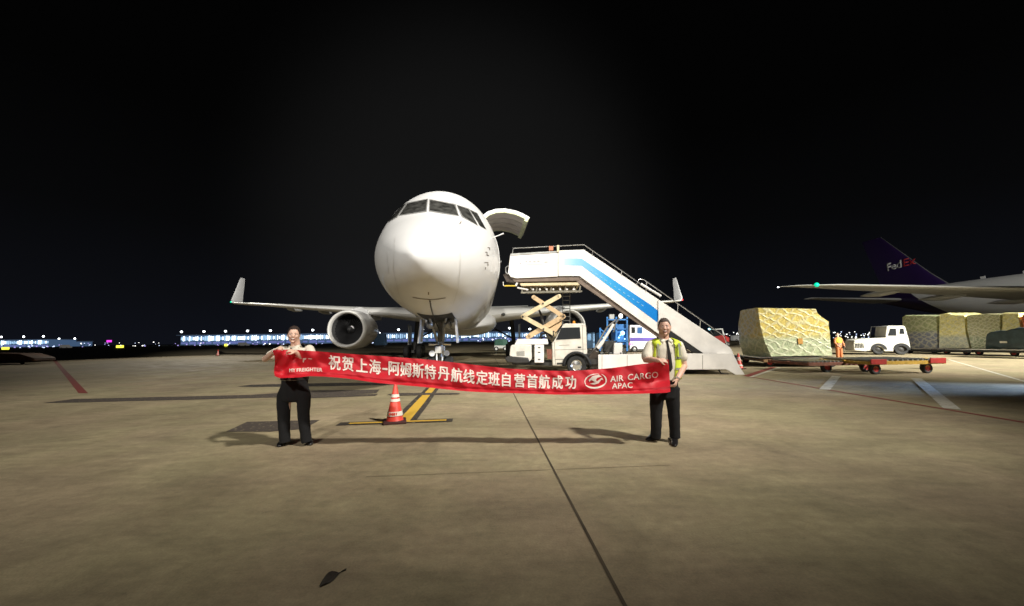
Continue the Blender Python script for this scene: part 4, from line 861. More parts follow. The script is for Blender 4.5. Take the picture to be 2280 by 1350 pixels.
q = G(1845, 831); FD3 = Fr(q.x, q.y, R(3))
dolly(FD3, 1800, 1935, 806, [(1838, 0.3), (1925, 0.2), (1838, 2.1), (1920, 2.1)], 'empty reddish-brown roller dolly between the tall yellow pallet and the red-plated dolly', 2.3, mat('rusty_red', (0.24, 0.085, 0.05), 0.6, var=0.5, vscale=6))
q = G(2090, 795)
for px0, px1, lab in ((2015, 2092, 'dark dolly under the blue-based pallet behind the tow tractor'), (2096, 2164, 'dark dolly under the bright yellow pallet'), (2168, 2270, 'dark dolly under the green netted pallet')):
    dolly(Fr(FP2.O.x, FP2.O.y-0.05, FP2.a), px0, px1, 780, [(px0+12, 0.3), (px1-12, 0.3), (px0+12, 2.1), (px1-12, 2.1)], lab, 2.4, M_dark)
# white lights strip under big pallet's neighbour (another dark dolly towards the stairs)
q = G(1690, 812); dolly(Fr(q.x, q.y+1.2, R(6)), 1652, 1706, 795, [(1660, 0.3), (1700, 0.3)], 'dark dolly frame half hidden between the red cone and the yellow pallet', 2.0, M_dark)

# ================================================================ tow tractor
q = G(1962, 790.5); TG = Fr(q.x, q.y, R(-24))
tug = empty('tow_tractor', TG.O, 'white airport tow tractor with a small cab pulling the row of wrapped pallets', 'tow tractor', TG.a)
def tp_(pts, d, w_): b = MB(); return b.prism([TG.t(x, y, d) for x, y in pts], (0, w_, 0))
M_tug = mat('tug_white', (0.72, 0.70, 0.62), 0.35, var=0.1)
tp_([(1902, 758), (1917, 755), (1972, 752), (1973, 748), (2022, 748), (2026, 766), (2028, 778), (2021, 779), (2017, 770), (2005, 765), (1993, 769), (1989, 783), (1969, 783), (1964, 774), (1954, 771), (1944, 774), (1937, 781), (1927, 783), (1902, 781), (1900, 768)], 0, 1.9).build('body', M_tug, tug, bevel=0.05)
cb_ = tp_([(1971, 753), (1974, 728), (1978, 725.5), (2013, 725.5), (2016, 729), (2023, 754)], 0.05, 1.8).build('cab', M_tug, tug, bevel=0.04)
for pts in ([(1977, 748), (1982, 732), (1995, 732), (1996, 748)], [(2003, 744), (2004, 732), (2012, 732), (2014, 744)]):
    for d in (0.035, 1.852): tp_(pts, d, 0.012).build('side_window', M_glass, cb_)
b = MB(); b.prism([TG.t(1972, 751, 0.2), TG.t(1975, 729, 0.2), TG.t(1975, 729, 1.6), TG.t(1972, 751, 1.6)], (-0.03, 0, 0)); b.build('windscreen', M_glass, cb_)
fm = MB(); fm.tube([TG.t(1936, 752, 0.1), TG.t(1940, 728, 0.1), TG.t(1974, 727, 0.1)], 0.025); fm.tube([TG.t(1936, 752, 1.7), TG.t(1940, 728, 1.7), TG.t(1974, 727, 1.7)], 0.025); fm.tube([TG.t(1940, 728, 0.1), TG.t(1940, 728, 1.7)], 0.025); fm.build('windscreen_frame', M_dark, tug)
for d in (0.2, 1.6):
    for x in (1954, 2005):
        q = TG.t(x, 778, d); tb, rb = MB(), MB(); wheel(tb, rb, (q.x, d if d < 1 else d+0.05, 0.42), 0.42 if x > 2000 else 0.38, 0.3, 'Y'); tw = tb.build('wheel', M_rub, tug); rb.build('rim', M_dark, tw)
    for x in (1954, 2005):
        q = TG.t(x, 778, d); b = MB(); b.rings([[Vector((q.x+math.cos(t)*r_, -0.012 if d < 1 else 1.912, 0.40+math.sin(t)*r_)) for t in [math.pi*k/12 for k in range(13)]] for r_ in (0.30, 0.50)], False, False); b.build('wheel_arch', M_black, tug, recalc=False)
b = MB()
for i in range(6): b.box(TG.t(1905+i*3.4, 770, -0.012), (0.05, 0.02, 0.36))
b.build('side_grille', M_dark, tug)
for d in (0.3, 1.6):
    b = MB(); b.lathe([(-0.03, 0.11), (0.02, 0.11)], TG.t(1900, 768, d), 'X', 14, True); b.build('headlight', mat('headlamp', (1, 1, 1), 0.3, emit=(0.8, 0.9, 1.0), estr=2.5), tug)

# ================================================================ service vehicles and equipment behind
M_lblue = mat('light_blue', (0.16, 0.30, 0.50), 0.4, var=0.3, vscale=2)
def boxv(name, cat, label, px0, px1, y0, Yd, dep, m, a=0.0, yb=None):
    q = G((px0+px1)/2, yb) if yb else None
    X, Y = (q.x, q.y) if q else (0, Yd)
    fr_ = Fr(X, Y if q else Yd, a); return fr_, empty(name, fr_.O, label, cat, a)
# light-blue ground power unit / container by the left engine
f_, o_ = boxv('equipment_box', 'equipment box', 'light blue equipment box with two small lamps on top, right of the left engine', 832, 858, 0, 0, 1.5, None, 0, 774)
b = MB(); b.prism(f_.poly([(833, 743), (857, 743), (858, 769), (833, 769)], 0), (0, 1.4, 0)); b.build('body', M_lblue, o_, bevel=0.03)
b = MB(); b.box((f_.t(845, 769, 0).x, 0.7, 0.28), (1.9, 1.2, 0.2)); b.build('trailer_frame', M_dark, o_)
for dx in (834, 856):
    for d in (0.15, 1.25): q = f_.t(dx, 770, d); tb, rb = MB(), MB(); wheel(tb, rb, (q.x, d, 0.22), 0.22, 0.14, 'Y'); tw = tb.build('wheel', M_rub, o_); rb.build('rim', M_steel, tw)
for x in (834, 846): b = MB(); b.ball(f_.t(x, 741, 0.1), 0.09, 8, 6); b.build('lamp', M_whl, o_)
# small green and white tractor under the belly
f_, o_ = boxv('baggage_tractor', 'tractor', 'small green and white tractor parked beyond the nose of the stairs truck', 1098, 1132, 0, 0, 1.5, None, 0, 782)
b = MB(); b.prism(f_.poly([(1100, 770), (1102, 757), (1112, 754), (1128, 756), (1131, 770)], 0), (0, 1.4, 0)); b.build('body', mat('dull_green', (0.05, 0.14, 0.10), 0.5, var=0.3), o_, bevel=0.04)
b = MB(); b.prism(f_.poly([(1099, 776), (1101, 769), (1131, 770), (1131, 776)], 0), (0, 1.5, 0)); b.build('bumper', M_white, o_, bevel=0.03)
for x in (1105, 1125):
    for d in (0.0, 1.3): q = f_.t(x, 776, d); tb, rb = MB(), MB(); wheel(tb, rb, (q.x, d, 0.32), 0.32, 0.2, 'Y'); tw = tb.build('wheel', M_rub, o_); rb.build('rim', M_white, tw)
# pale blue cabinet right behind the cab
f_, o_ = boxv('equipment_box', 'equipment box', 'pale blue cabinet on wheels seen just right of the truck cab', 1306, 1326, 0, 0, 1.2, None, 0, 786)
b = MB(); b.prism(f_.poly([(1308, 740), (1324, 740), (1325, 776), (1307, 776)], 0), (0, 1.2, 0)); b.build('body', M_lblue, o_, bevel=0.03)
b = MB(); b.prism(f_.poly([(1312, 777), (1323, 777), (1323, 782), (1312, 782)], 0), (0, 0.9, 0)); b.build('plinth', M_white, o_)
# blue cargo loader with lattice under the right wing
f_, o_ = boxv('cargo_loader', 'cargo loader', 'bright blue cargo loader with upright frames seen below the boarding stairs', 1340, 1400, 0, 0, 3, None, 0, 790)
M_bl = mat('loader_blue', (0.02, 0.14, 0.40), 0.4, var=0.3, vscale=1.5)
b = MB()
for x in (1336, 1352, 1372, 1396):
    for d in (0, 2.6): b.bar(f_.t(x, 706 if x > 1340 else 730, d), f_.t(x, 782, d), 0.12, 0.14)
for y in (712, 733, 760): 
    for d in (0, 2.6): b.bar(f_.t(1352, y, d), f_.t(1397, y, d), 0.12, 0.12)
b.bar(f_.t(1336, 733, 0), f_.t(1353, 745, 0), 0.1, 0.1); b.bar(f_.t(1336, 733, 2.6), f_.t(1353, 745, 2.6), 0.1, 0.1); b.bar(f_.t(1352, 733, 0), f_.t(1352, 733, 2.6), 0.1, 0.1); b.build('lattice_frame', M_bl, o_)
b = MB(); b.prism(f_.poly([(1373, 722), (1396, 722), (1396, 768), (1373, 768)], 0.2), (0, 2.0, 0)); b.prism(f_.poly([(1334, 742), (1352, 738), (1352, 776), (1334, 776)], 0.4), (0, 1.6, 0)); b.build('engine_housing', M_bl, o_, bevel=0.05)
b = MB(); b.prism(f_.poly([(1332, 776), (1400, 776), (1400, 782), (1332, 782)], 0), (0, 2.8, 0)); b.build('chassis', M_dark, o_)
b = MB(); b.prism(f_.poly([(1357, 700), (1368, 700), (1368, 714), (1357, 714)], 0.1), (0, 0.3, 0)); b.build('control_cabin', M_steel, o_, bevel=0.02)
for x, y, r_ in ((1386, 742, 0.22), (1378, 752, 0.09), (1381, 747, 0.08), (1391, 755, 0.07), (1344, 752, 0.08)):
    b = MB(); b.ball(f_.t(x, y, -0.05), r_, 10, 6); b.build('work_lamp', mat('lamp_blue', (0.4, 0.8, 1), 0.4, emit=(0.35, 0.75, 1.0), estr=2.2), o_)
for x in (1340, 1360, 1390):
    q = f_.t(x, 786, 0.3); tb, rb = MB(), MB(); wheel(tb, rb, (q.x, 0.3, 0.3), 0.3, 0.22, 'Y'); tw = tb.build('wheel', M_rub, o_); rb.build('rim', M_steel, tw)
# white van with a purple stripe behind the right man
f_, o_ = boxv('service_van', 'van', 'white van with a purple stripe half hidden behind the man in the yellow vest', 1400, 1460, 0, 0, 2, None, 0, 784)
b = MB(); b.prism(f_.poly([(1402, 724), (1446, 724), (1462, 742), (1464, 778), (1402, 778)], 0), (0, 2.0, 0)); vb = b.build('body', mat('van_white', (0.7, 0.68, 0.72), 0.35), o_, bevel=0.08)
b = MB(); f_.prism(b, [(1403, 752), (1462, 752), (1463, 760), (1403, 760)], -0.02, -0.005); b.build('purple_stripe', mat('stripe_purple', (0.10, 0.06, 0.35), 0.4), vb)
for pts in ([(1406, 729), (1414, 729), (1414, 742), (1406, 742)], [(1419, 729), (1430, 729), (1430, 743), (1419, 743)]):
    b = MB(); f_.prism(b, pts, -0.02, -0.005); b.build('window', mat('window_blue', (0.05, 0.12, 0.28), 0.1) if pts[0][0] > 1410 else M_glass, vb)
for x in (1412, 1450):
    q = f_.t(x, 780, 0.1); tb, rb = MB(), MB(); wheel(tb, rb, (q.x, 0.0, 0.34), 0.34, 0.2, 'Y'); tw = tb.build('wheel', M_rub, o_); rb.build('rim', M_steel, tw)
b = MB(); b.ball(f_.t(1404, 766, -0.03), 0.12); b.ball(f_.t(1409, 766, -0.03), 0.09); b.build('tail_lamp', mat('lamp_pink', (1, 0.1, 0.3), 0.4, emit=(1, 0.12, 0.3), estr=4), vb)
b = MB(); f_.prism(b, [(1400, 772), (1464, 772), (1464, 781), (1400, 781)], 0.02, 1.9); b.build('underbody', M_dark, o_)
# small red and white truck beyond the top of the stair foot
f_, o_ = boxv('baggage_tractor', 'tractor', 'small tractor with a white cab roof and red body beyond the foot of the stairs', 1586, 1626, 0, 0, 1.6, None, 0, 772)
b = MB(); b.tube([f_.t(1590, 734, 0), f_.t(1608, 733, 0), f_.t(1612, 747, 0)], 0.12, 8); b.tube([f_.t(1590, 734, 1.5), f_.t(1608, 733, 1.5), f_.t(1612, 747, 1.5)], 0.12, 8); b.prism(f_.poly([(1588, 732), (1609, 732), (1609, 734.5), (1588, 734.5)], 0), (0, 1.6, 0)); b.build('cab_frame', M_white, o_)
b = MB(); b.prism(f_.poly([(1588, 750), (1612, 746), (1624, 752), (1624, 766), (1588, 766)], 0), (0, 1.6, 0)); b.build('body', M_red, o_, bevel=0.05)
b = MB(); b.prism(f_.poly([(1589, 737), (1606, 737), (1607, 750), (1589, 750)], 0.1), (0, 1.3, 0)); b.build('window', M_glass, o_)
for x in (1594, 1619): q = f_.t(x, 768, 0.1); tb, rb = MB(), MB(); wheel(tb, rb, (q.x, 0.0, 0.4), 0.4, 0.25, 'Y'); tw = tb.build('wheel', M_rub, o_); rb.build('rim', M_steel, tw)
b = MB(); b.ball(f_.t(1579, 733, 0), 0.13); b.build('beacon', mat('lamp_cyan', (0.4, 0.9, 1), 0.4, emit=(0.3, 0.85, 1.0), estr=12), o_)
b = MB(); b.tube([f_.t(1579, 734, 0), f_.t(1588, 745, 0.1)], 0.04); b.build('beacon_arm', M_steel, o_)
# reddish low load at far left
q = G(30, 812)
f_, o_ = boxv('flatbed_dolly', 'dolly', 'low red-brown flat dolly at the far left edge of the apron', 0, 75, 0, 0, 1, None, 0, 812)
b = MB(); b.prism(f_.poly([(-60, 806), (-60, 786), (40, 788), (72, 797), (76, 805)], 0), (0, 1.6, 0)); b.build('load', mat('red_brown_tarp', (0.16, 0.075, 0.04), 0.7, var=0.5, vscale=1.2, bump=0.5, bscale=3), o_, bevel=0.08)
b = MB(); b.box(f_.t(0, 807, 0.7), (5.2, 1.5, 0.08)); b.build('deck', M_dark, o_)
for x in (-40, 50): q = f_.t(x, 810, 0.2); tb, rb = MB(), MB(); wheel(tb, rb, (q.x, 0.2, 0.12), 0.12, 0.14, 'Y'); tw = tb.build('wheel', M_rub, o_)
# ================================================================ the red banner
bt_top = [(606, 780), (640, 779), (697, 782), (802, 790), (903, 797), (953, 801), (1060, 813), (1150, 822), (1259, 826), (1347, 821), (1420, 812), (1457, 807), (1479, 803), (1490, 801)]
bt_bot = [(606, 838), (620, 842), (660, 841), (691, 838), (761, 842), (842, 853), (943, 862), (1060, 873), (1150, 876), (1259, 879), (1369, 878), (1479, 875), (1490, 873)]
bt_Y = [(606, 5.36), (700, 5.42), (900, 5.50), (1140, 5.52), (1350, 5.44), (1490, 5.36)]
from mathutils import noise as mnoise
def banner_pt(px, v, off=0.0):
    ty, by = interp(bt_top, px), interp(bt_bot, px)
    x = px
    if px < 660: x = px + (660-px)/54*(10*v**1.5 + 4*math.sin(v*5))
    if px > 1470: x = px + (px-1470)/20*4*(v-0.3)
    Y = interp(bt_Y, px)
    l = max(0, min(1, (960-px)/300)); r = max(0, (px-1330)/160)
    # hanging folds: diagonal creases from each hand, hem roll along the bottom edge
    l2 = max(0, (740-px)/134)
    Y += l2*(0.045*math.sin((px*0.09)-v*5.5)+0.022*math.sin(px*0.21+v*9)) + 0.012*math.sin(px*0.018+v*2.2)
    Y += r*0.03*math.sin((px-1330)*0.035+v*6.0)
    Y += 0.030*math.exp(-((v-0.90)/0.035)**2) - 0.03*math.exp(-((v-0.99)/0.05)**2)
    k_ = max(l, r, 0)
    Y += (1-k_)*(-0.10*(v-0.4)) + k_*(0.11*min(v, 0.62) - 0.30*max(0, v-0.62))
    Y += 0.075*mnoise.noise(Vector((px*0.016+v*1.6, v*1.1-px*0.004, 3.7)))*(0.35+0.65*v) + 0.028*mnoise.noise(Vector((px*0.045-v*2.5, v*2.2, 9.1)))
    Y += 0.010*math.sin(px*0.11+v*3)*math.exp(-((v)/0.25)**2)
    return P(x, ty+(by-ty)*v, Y-off)
def cloth_mat():
    m = bpy.data.materials.new('banner_cloth'); m.use_nodes = True; n = m.node_tree; b = n.nodes["Principled BSDF"]
    b.inputs["Base Color"].default_value = (0.72, 0.018, 0.035, 1); b.inputs["Roughness"].default_value = 0.55
    t = n.nodes.new("ShaderNodeBsdfTranslucent"); t.inputs[0].default_value = (0.8, 0.02, 0.03, 1)
    x = n.nodes.new("ShaderNodeMixShader"); x.inputs[0].default_value = 0.28; o = n.nodes["Material Output"]
    n.links.new(b.outputs[0], x.inputs[1]); n.links.new(t.outputs[0], x.inputs[2]); n.links.new(x.outputs[0], o.inputs[0])
    tc_ = n.nodes.new("ShaderNodeTexCoord"); nz = n.nodes.new("ShaderNodeTexNoise"); nz.inputs["Scale"].default_value = 5; nz.inputs["Detail"].default_value = 3
    bp = n.nodes.new("ShaderNodeBump"); bp.inputs["Strength"].default_value = 0.35; bp.inputs["Distance"].default_value = 0.03
    n.links.new(tc_.outputs["Object"], nz.inputs["Vector"]); n.links.new(nz.outputs[0], bp.inputs["Height"]); n.links.new(bp.outputs[0], b.inputs["Normal"]); return m
BO = Vector((0, 5.45, 1.0))
banner = bpy.data.objects.new('banner', None)
bpy.data.objects.remove(banner)
g = MB(); NU, NV = 300, 26
g.rings([[banner_pt(606+884*i/NU, j/NV) for j in range(NV+1)] for i in range(NU+1)], False, False)
banner = g.build('banner', cloth_mat(), None, org=BO, angle=180, recalc=False); banner.location = BO
tag(banner, 'long red cloth banner with white lettering held up between the two standing men', 'banner')
M_let = mat('letter_white', (0.86, 0.74, 0.66), 0.6)
def lay(vs, fs, name, cpx, v0, spx, off=0.007, rise=0.0, bold=0.0):
    if bold:                                   # heavier strokes: shifted copies a hair apart
        n0 = len(vs); v1, f1, lv = [], [], []
        for i, (dx, dy) in enumerate(((0, 0), (bold, 0), (-bold, 0), (0, bold*0.7), (0, -bold*0.7))):
            v1 += [(x+dx, y+dy) for x, y in vs]; f1 += [tuple(q+n0*i for q in f) for f in fs]; lv.append(i)
        vs, fs = v1, f1
        layer = [i//n0 for i in range(len(vs))]
    else: layer = [0]*len(vs)
    """vs in letter units (height 1); cpx centre pixel column, spx height in pixels"""
    bm = bmesh.new(); vv = [bm.verts.new((x, y, 0.001*layer[i])) for i, (x, y) in enumerate(vs)]
    for f in fs:
        try: bm.faces.new([vv[i] for i in f])
        except ValueError: pass
    lo = min(x for x, y in vs); hi = max(x for x, y in vs); k = max(1, int((hi-lo)/0.15))
    for i in range(1, k):
        bmesh.ops.bisect_plane(bm, geom=bm.verts[:]+bm.edges[:]+bm.faces[:], plane_co=(lo+(hi-lo)*i/k, 0, 0), plane_no=(1, 0, 0))
    lo = min(y for x, y in vs); hi = max(y for x, y in vs); k = max(1, int((hi-lo)/0.2))
    for i in range(1, k):
        bmesh.ops.bisect_plane(bm, geom=bm.verts[:]+bm.edges[:]+bm.faces[:], plane_co=(0, lo+(hi-lo)*i/k, 0), plane_no=(0, 1, 0))
    bm.verts.index_update(); out = []
    for v in bm.verts:
        px = cpx+v.co.x*spx; h = interp(bt_bot, px)-interp(bt_top, px); out.append(banner_pt(px, v0-(v.co.y+rise*v.co.x)*spx/h, off+v.co.z*0.6))
    F_ = [tuple(v.index for v in f.verts) for f in bm.faces]; bm.free()
    g = MB(); g.add(out, F_); return g.build(name, M_let, banner, org=BO, recalc=False)
chars = "祝贺上海-阿姆斯特丹航线定班自营首航成功"
cx_ = [745, 775, 806, 835, 857, 877, 904, 931, 958, 988, 1017, 1044, 1073, 1100, 1127, 1157, 1185, 1212, 1241, 1271]
for ch, cx in zip(chars, cx_):
    vs, fs = text_mesh(ch, 1.0, 0.0, 'CENTER', 0.80)
    if ch == '-': vs = [(x*1.6, y) for x, y in vs]
    ym = (min(y for x, y in vs)+max(y for x, y in vs))/2
    if ch == '-': ym = 0
    vs = [(x, y-ym) for x, y in vs]
    k = (cx-745)/526
    lay(vs, fs, 'banner_character', cx, 0.40+0.085*k, 34.5-2.5*k, bold=0.022)
vs, fs = text_mesh("AIR", 1.0, 0.012, 'LEFT', 1.0, 1.05); lay(vs, fs, 'banner_lettering', 1359, 0.43, 18.5)
vs, fs = text_mesh("CARGO", 1.0, 0.012, 'LEFT', 1.0, 1.05); lay(vs, fs, 'banner_lettering', 1397, 0.42, 19.0)
vs, fs = text_mesh("APAC", 1.0, 0.012, 'LEFT', 1.0, 1.05); lay(vs, fs, 'banner_lettering', 1363, 0.70, 17.5)
for word, x0 in (("MY", 642), ("FREIGHTER", 660)):
    vs, fs = text_mesh(word, 1.0, 0.0, 'LEFT', 1.0, 1.05); lay(vs, fs, 'banner_lettering', x0, 0.74, 11.0, 0.009, bold=0.03)
def ring_poly(cx, cy, rx, ry, a0, a1, w0, w1, n=28, rot=0.0):
    vs = []; 
    for i in range(n+1):
        t = a0+(a1-a0)*i/n; w_ = w0+(w1-w0)*math.sin(math.pi*i/n)
        for k in (1, 1-w_): 
            x, y = rx*k*math.cos(t), ry*k*math.sin(t); vs.append((cx+x*math.cos(rot)-y*math.sin(rot), cy+x*math.sin(rot)+y*math.cos(rot)))
    return vs, [(2*i, 2*i+1, 2*i+3, 2*i+2) for i in range(n)]
# round emblem with a swooping bird
lay(*ring_poly(0, 0, 0.75, 0.5, R(70), R(205), 0.05, 0.12), 'banner_emblem', 1326, 0.47, 33)
lay(*ring_poly(-0.02, -0.05, 0.74, 0.46, R(205), R(345), 0.10, 0.26), 'banner_emblem', 1326, 0.47, 33)
lay(*ring_poly(0.05, 0.02, 0.72, 0.50, R(-50), R(62), 0.03, 0.14), 'banner_emblem', 1326, 0.47, 33)
lay([(-0.45, 0.10), (-0.20, 0.36), (0.22, 0.42), (0.42, 0.30), (0.12, 0.22), (0.02, 0.08), (0.12, -0.06), (-0.06, -0.04), (-0.30, 0.10), (-0.42, -0.05)], [(0, 1, 8), (1, 7, 8), (1, 5, 7), (1, 2, 4, 5), (2, 3, 4), (5, 6, 7), (0, 8, 9)], 'banner_emblem', 1326, 0.47, 33)
lay([(-0.40, -0.16), (0.05, -0.06), (0.30, 0.12), (0.44, 0.22), (0.52, 0.05), (0.40, 0.08), (0.20, -0.16), (-0.10, -0.24)], [(0, 1, 7), (1, 6, 7), (1, 2, 6), (2, 5, 6), (2, 3, 5), (3, 4, 5)], 'banner_emblem', 1326, 0.47, 33)
# the crumpled mark at the left end
lay([(0, 0.4), (0.8, 0.15), (0.85, 0.05), (0.1, 0.28)], [(0, 1, 2, 3)], 'banner_emblem', 656, 0.32, 16)
lay([(0, 0.3), (0.5, 0.32), (0.45, 0.12), (0.22, 0.05), (0.15, -0.3), (0.0, -0.25)], [(0, 1, 2, 3), (0, 3, 4, 5)], 'banner_emblem', 674, 0.38, 16)
lay([(0, 0.12), (0.55, 0.10), (0.55, 0.0), (0, 0.02)], [(0, 1, 2, 3)], 'banner_emblem', 686, 0.33, 16)

# ================================================================ people
M_skin = mat('skin', (0.78, 0.50, 0.38), 0.5, var=0.10, vscale=9)
M_skin2 = mat('skin_ruddy', (0.74, 0.45, 0.34), 0.5, var=0.10, vscale=9)
M_shirt = mat('shirt_white', (0.76, 0.70, 0.58), 0.7, var=0.08, vscale=6, bump=0.25, bscale=14)
M_trou = mat('trousers_black', (0.006, 0.006, 0.007), 0.95, var=0.4, vscale=6, bump=0.4, bscale=9)
M_shoe = mat('shoe_black', (0.012, 0.011, 0.012), 0.3)
M_tie = mat('tie_black', (0.014, 0.012, 0.012), 0.6)
M_hair = mat('hair_brown', (0.035, 0.018, 0.012), 0.7, bump=0.8, bscale=60)
M_hair2 = mat('hair_grey_brown', (0.07, 0.05, 0.04), 0.75, bump=0.8, bscale=70)
M_eye = mat('eye_white', (0.7, 0.68, 0.65), 0.3); M_iris = mat('iris', (0.03, 0.02, 0.015), 0.3); M_lip = mat('lips', (0.36, 0.12, 0.10), 0.5); M_teeth = mat('teeth', (0.78, 0.75, 0.68), 0.3)
M_brow = mat('eyebrow', (0.06, 0.035, 0.025), 0.8)
M_hiv = mat('hi_vis_yellow', (0.66, 0.78, 0.05), 0.6, var=0.08, vscale=5, emit=(0.6, 0.75, 0.02), estr=0.0)
M_refl = mat('reflective_grey', (0.30, 0.31, 0.24), 0.4)
def lerp(a, b, t): return a+(b-a)*t
def smooth_path(pts, n=6):
    out = []; pts = [Vector(p) for p in pts]
    for i in range(len(pts)-1):
        p0 = pts[max(i-1, 0)]; p1 = pts[i]; p2 = pts[i+1]; p3 = pts[min(i+2, len(pts)-1)]
        for k in range(n):
            t = k/n; out.append(0.5*((2*p1)+(-p0+p2)*t+(2*p0-5*p1+4*p2-p3)*t*t+(-p0+3*p1-3*p2+p3)*t**3))
    out.append(pts[-1]); return out
def limb(mb, pts, rad, n=14, sub=6):
    path = smooth_path(pts, sub); m = len(path)-1; k = len(rad)-1; rr = []
    for i in range(m+1):
        t = i/m*k; j = min(int(t), k-1); f = t-j; f = f*f*(3-2*f); a, b = rad[j], rad[j+1]
        if not hasattr(a, '__len__'): a = (a, a)
        if not hasattr(b, '__len__'): b = (b, b)
        rr.append((a[0]+(b[0]-a[0])*f, a[1]+(b[1]-a[1])*f))
    mb.tube(path, rr, n)
    mb.ball(path[0], min(rr[0])*0.98, 12, 8); mb.ball(path[-1], min(rr[-1])*0.98, 12, 8)
def torso_rings(secs, n=28, yaw=0.0):              # secs: (centre, half width, half depth)
    out = []
    for c, a, b in secs:
        c = Vector(c); out.append([c+Vector((math.cos(yaw)*math.copysign(abs(math.cos(t))**0.85, math.cos(t))*a-math.sin(yaw)*math.sin(t)*b, math.sin(yaw)*math.cos(t)*a+math.cos(yaw)*math.sin(t)*b, 0)) for t in [2*math.pi*k/n for k in range(n)]])
    return out
def hand(mb, wrist, palm_dir, palm_n, tips_dir, curl, size=0.19, thumb_side=1, rad=0.0088):
    """palm from the wrist along palm_dir; palm_n = back-of-hand normal; fingers curl away from the normal"""
    d = Vector(palm_dir).normalized(); nrm = (Vector(palm_n)-d*Vector(palm_n).dot(d)).normalized(); s = d.cross(nrm)*thumb_side
    L = size; pc = wrist+d*L*0.26
    q = Matrix((s, d, nrm)).transposed()
    mb.ball(pc, (L*0.215, L*0.30, L*0.075), 14, 10, q)
    for i, (o, ln) in enumerate(((0.155, 0.40), (0.055, 0.44), (-0.05, 0.41), (-0.15, 0.33))):
        base = wrist+d*L*(0.44-0.02*abs(i-1))+s*L*o; a = 0.0; p = base; path = [base-d*L*0.12, base]; seg = L*ln
        for fr_, ang in ((0.42, curl*0.75+0.05*i), (0.32, curl), (0.26, curl*0.6)):
            a += ang; p = p+(d*math.cos(a)-nrm*math.sin(a)+s*0.05*(1-i)*0.6).normalized()*seg*fr_; path.append(p)
        mb.tube(smooth_path(path, 3), [rad*(1.12-0.30*k/12) for k in range(13)], 8); mb.ball(path[-1], rad*0.82, 8, 6)
    b0 = wrist+d*L*0.12+s*L*0.15; b1 = b0+(d*0.7+s*0.65-nrm*0.35).normalized()*L*0.20; b2 = b1+(d*0.85+s*0.05-nrm*0.55).normalized()*L*0.16
    mb.tube(smooth_path([b0-s*L*0.05, b0, b1, b2], 3), [rad*(1.5-0.5*k/9) for k in range(10)], 8); mb.ball(b2, rad*1.0, 8, 6)
def head_parts(mb, c, h, w_, d_, yaw, tilt, jaw=0.80, ear=1.0):
    """c = head centre, h/w/d = full size; returns frame matrix"""
    q = Matrix.Rotation(yaw, 3, 'Z') @ Matrix.Rotation(tilt, 3, 'Y')
    rs = []; m = 20; n = 28
    for i in range(m+1):
        t = -1+2*(i+0.02)/(m+0.04); rr = math.sqrt(max(0.0, 1-abs(t)**2.35))
        kw = 1.0 if t > -0.1 else 1-(1-jaw)*min(1, (-0.1-t)/0.75)**1.1
        ring = []
        for k in range(n):
            a = 2*math.pi*k/n; x = math.cos(a)*rr*kw*w_/2; y = math.sin(a)*rr*d_/2*(1.0 if t > -0.1 else 1-0.10*(-0.1-t))
            if math.sin(a) > 0 and t < -0.25: y *= 1-0.55*(-0.25-t)      # nape
            if math.sin(a) < 0:
                f = max(0.0, -math.sin(a))
                y += f**4*(-0.010 if t < -0.62 else 0.0)+ f**6*(0.006 if 0.0 < t < 0.18 else 0)   # chin, eye line
            ring.append(c+q @ Vector((x, y, t*h/2)))
        rs.append(ring)
    mb.rings(rs)
    def H(x, y, z): return c+q @ Vector((x*w_/2, y*d_/2, z*h/2))
    mb.tube([H(0, -0.93, 0.10), H(0, -1.05, -0.06), H(0, -1.16, -0.19), H(0, -1.02, -0.24)], [0.009, 0.011, 0.016, 0.012], 10)      # nose
    for s in (-1, 1):
        mb.ball(H(0.10*s, -1.02, -0.19), 0.0085, 8, 6)
        mb.ball(H(s*1.0, 0.08, -0.04), (0.010, 0.020, 0.034*ear), 10, 8, q)
        mb.ball(H(s*0.48, -0.74, -0.20), (0.024, 0.018, 0.020), 10, 8, q)     # cheek
        mb.ball(H(s*0.38, -0.86, 0.17), (0.024, 0.009, 0.007), 10, 6, q)      # brow ridge
    mb.ball(H(0, -0.88, -0.80), (0.024, 0.018, 0.016), 10, 8, q)
    return H, q
def face(H, q, root, org, w_, grin=True):
    for s in (-1, 1):
        b = MB(); b.ball(H(s*0.38, -0.865, 0.045), (0.0135, 0.010, 0.0065), 12, 8, q); e_ = b.build('eye', M_eye, root, org=org)
        b = MB(); b.ball(H(s*0.38, -0.955, 0.045), (0.0058, 0.004, 0.0058), 10, 6, q); b.build('iris', M_iris, e_, org=org)
        b = MB(); b.tube([H(s*0.20, -0.95, 0.17), H(s*0.38, -0.93, 0.215), H(s*0.60, -0.80, 0.17)], [0.0035, 0.0045, 0.003], 6); b.build('eyebrow', M_brow, root, org=org)
    b = MB(); b.tube([H(-0.36, -0.83, -0.44), H(-0.18, -0.955, -0.505), H(0, -0.985, -0.52), H(0.18, -0.955, -0.505), H(0.36, -0.83, -0.44)], [0.004, 0.006, 0.007, 0.006, 0.004], 8); b.build('lips', M_lip, root, org=org)
    if grin:
        b = MB(); b.tube([H(-0.27, -0.89, -0.43), H(-0.12, -0.975, -0.465), H(0, -1.0, -0.475), H(0.12, -0.975, -0.465), H(0.27, -0.89, -0.43)], [0.003, 0.0065, 0.007, 0.0065, 0.003], 8); b.build('teeth', M_teeth, root, org=org)
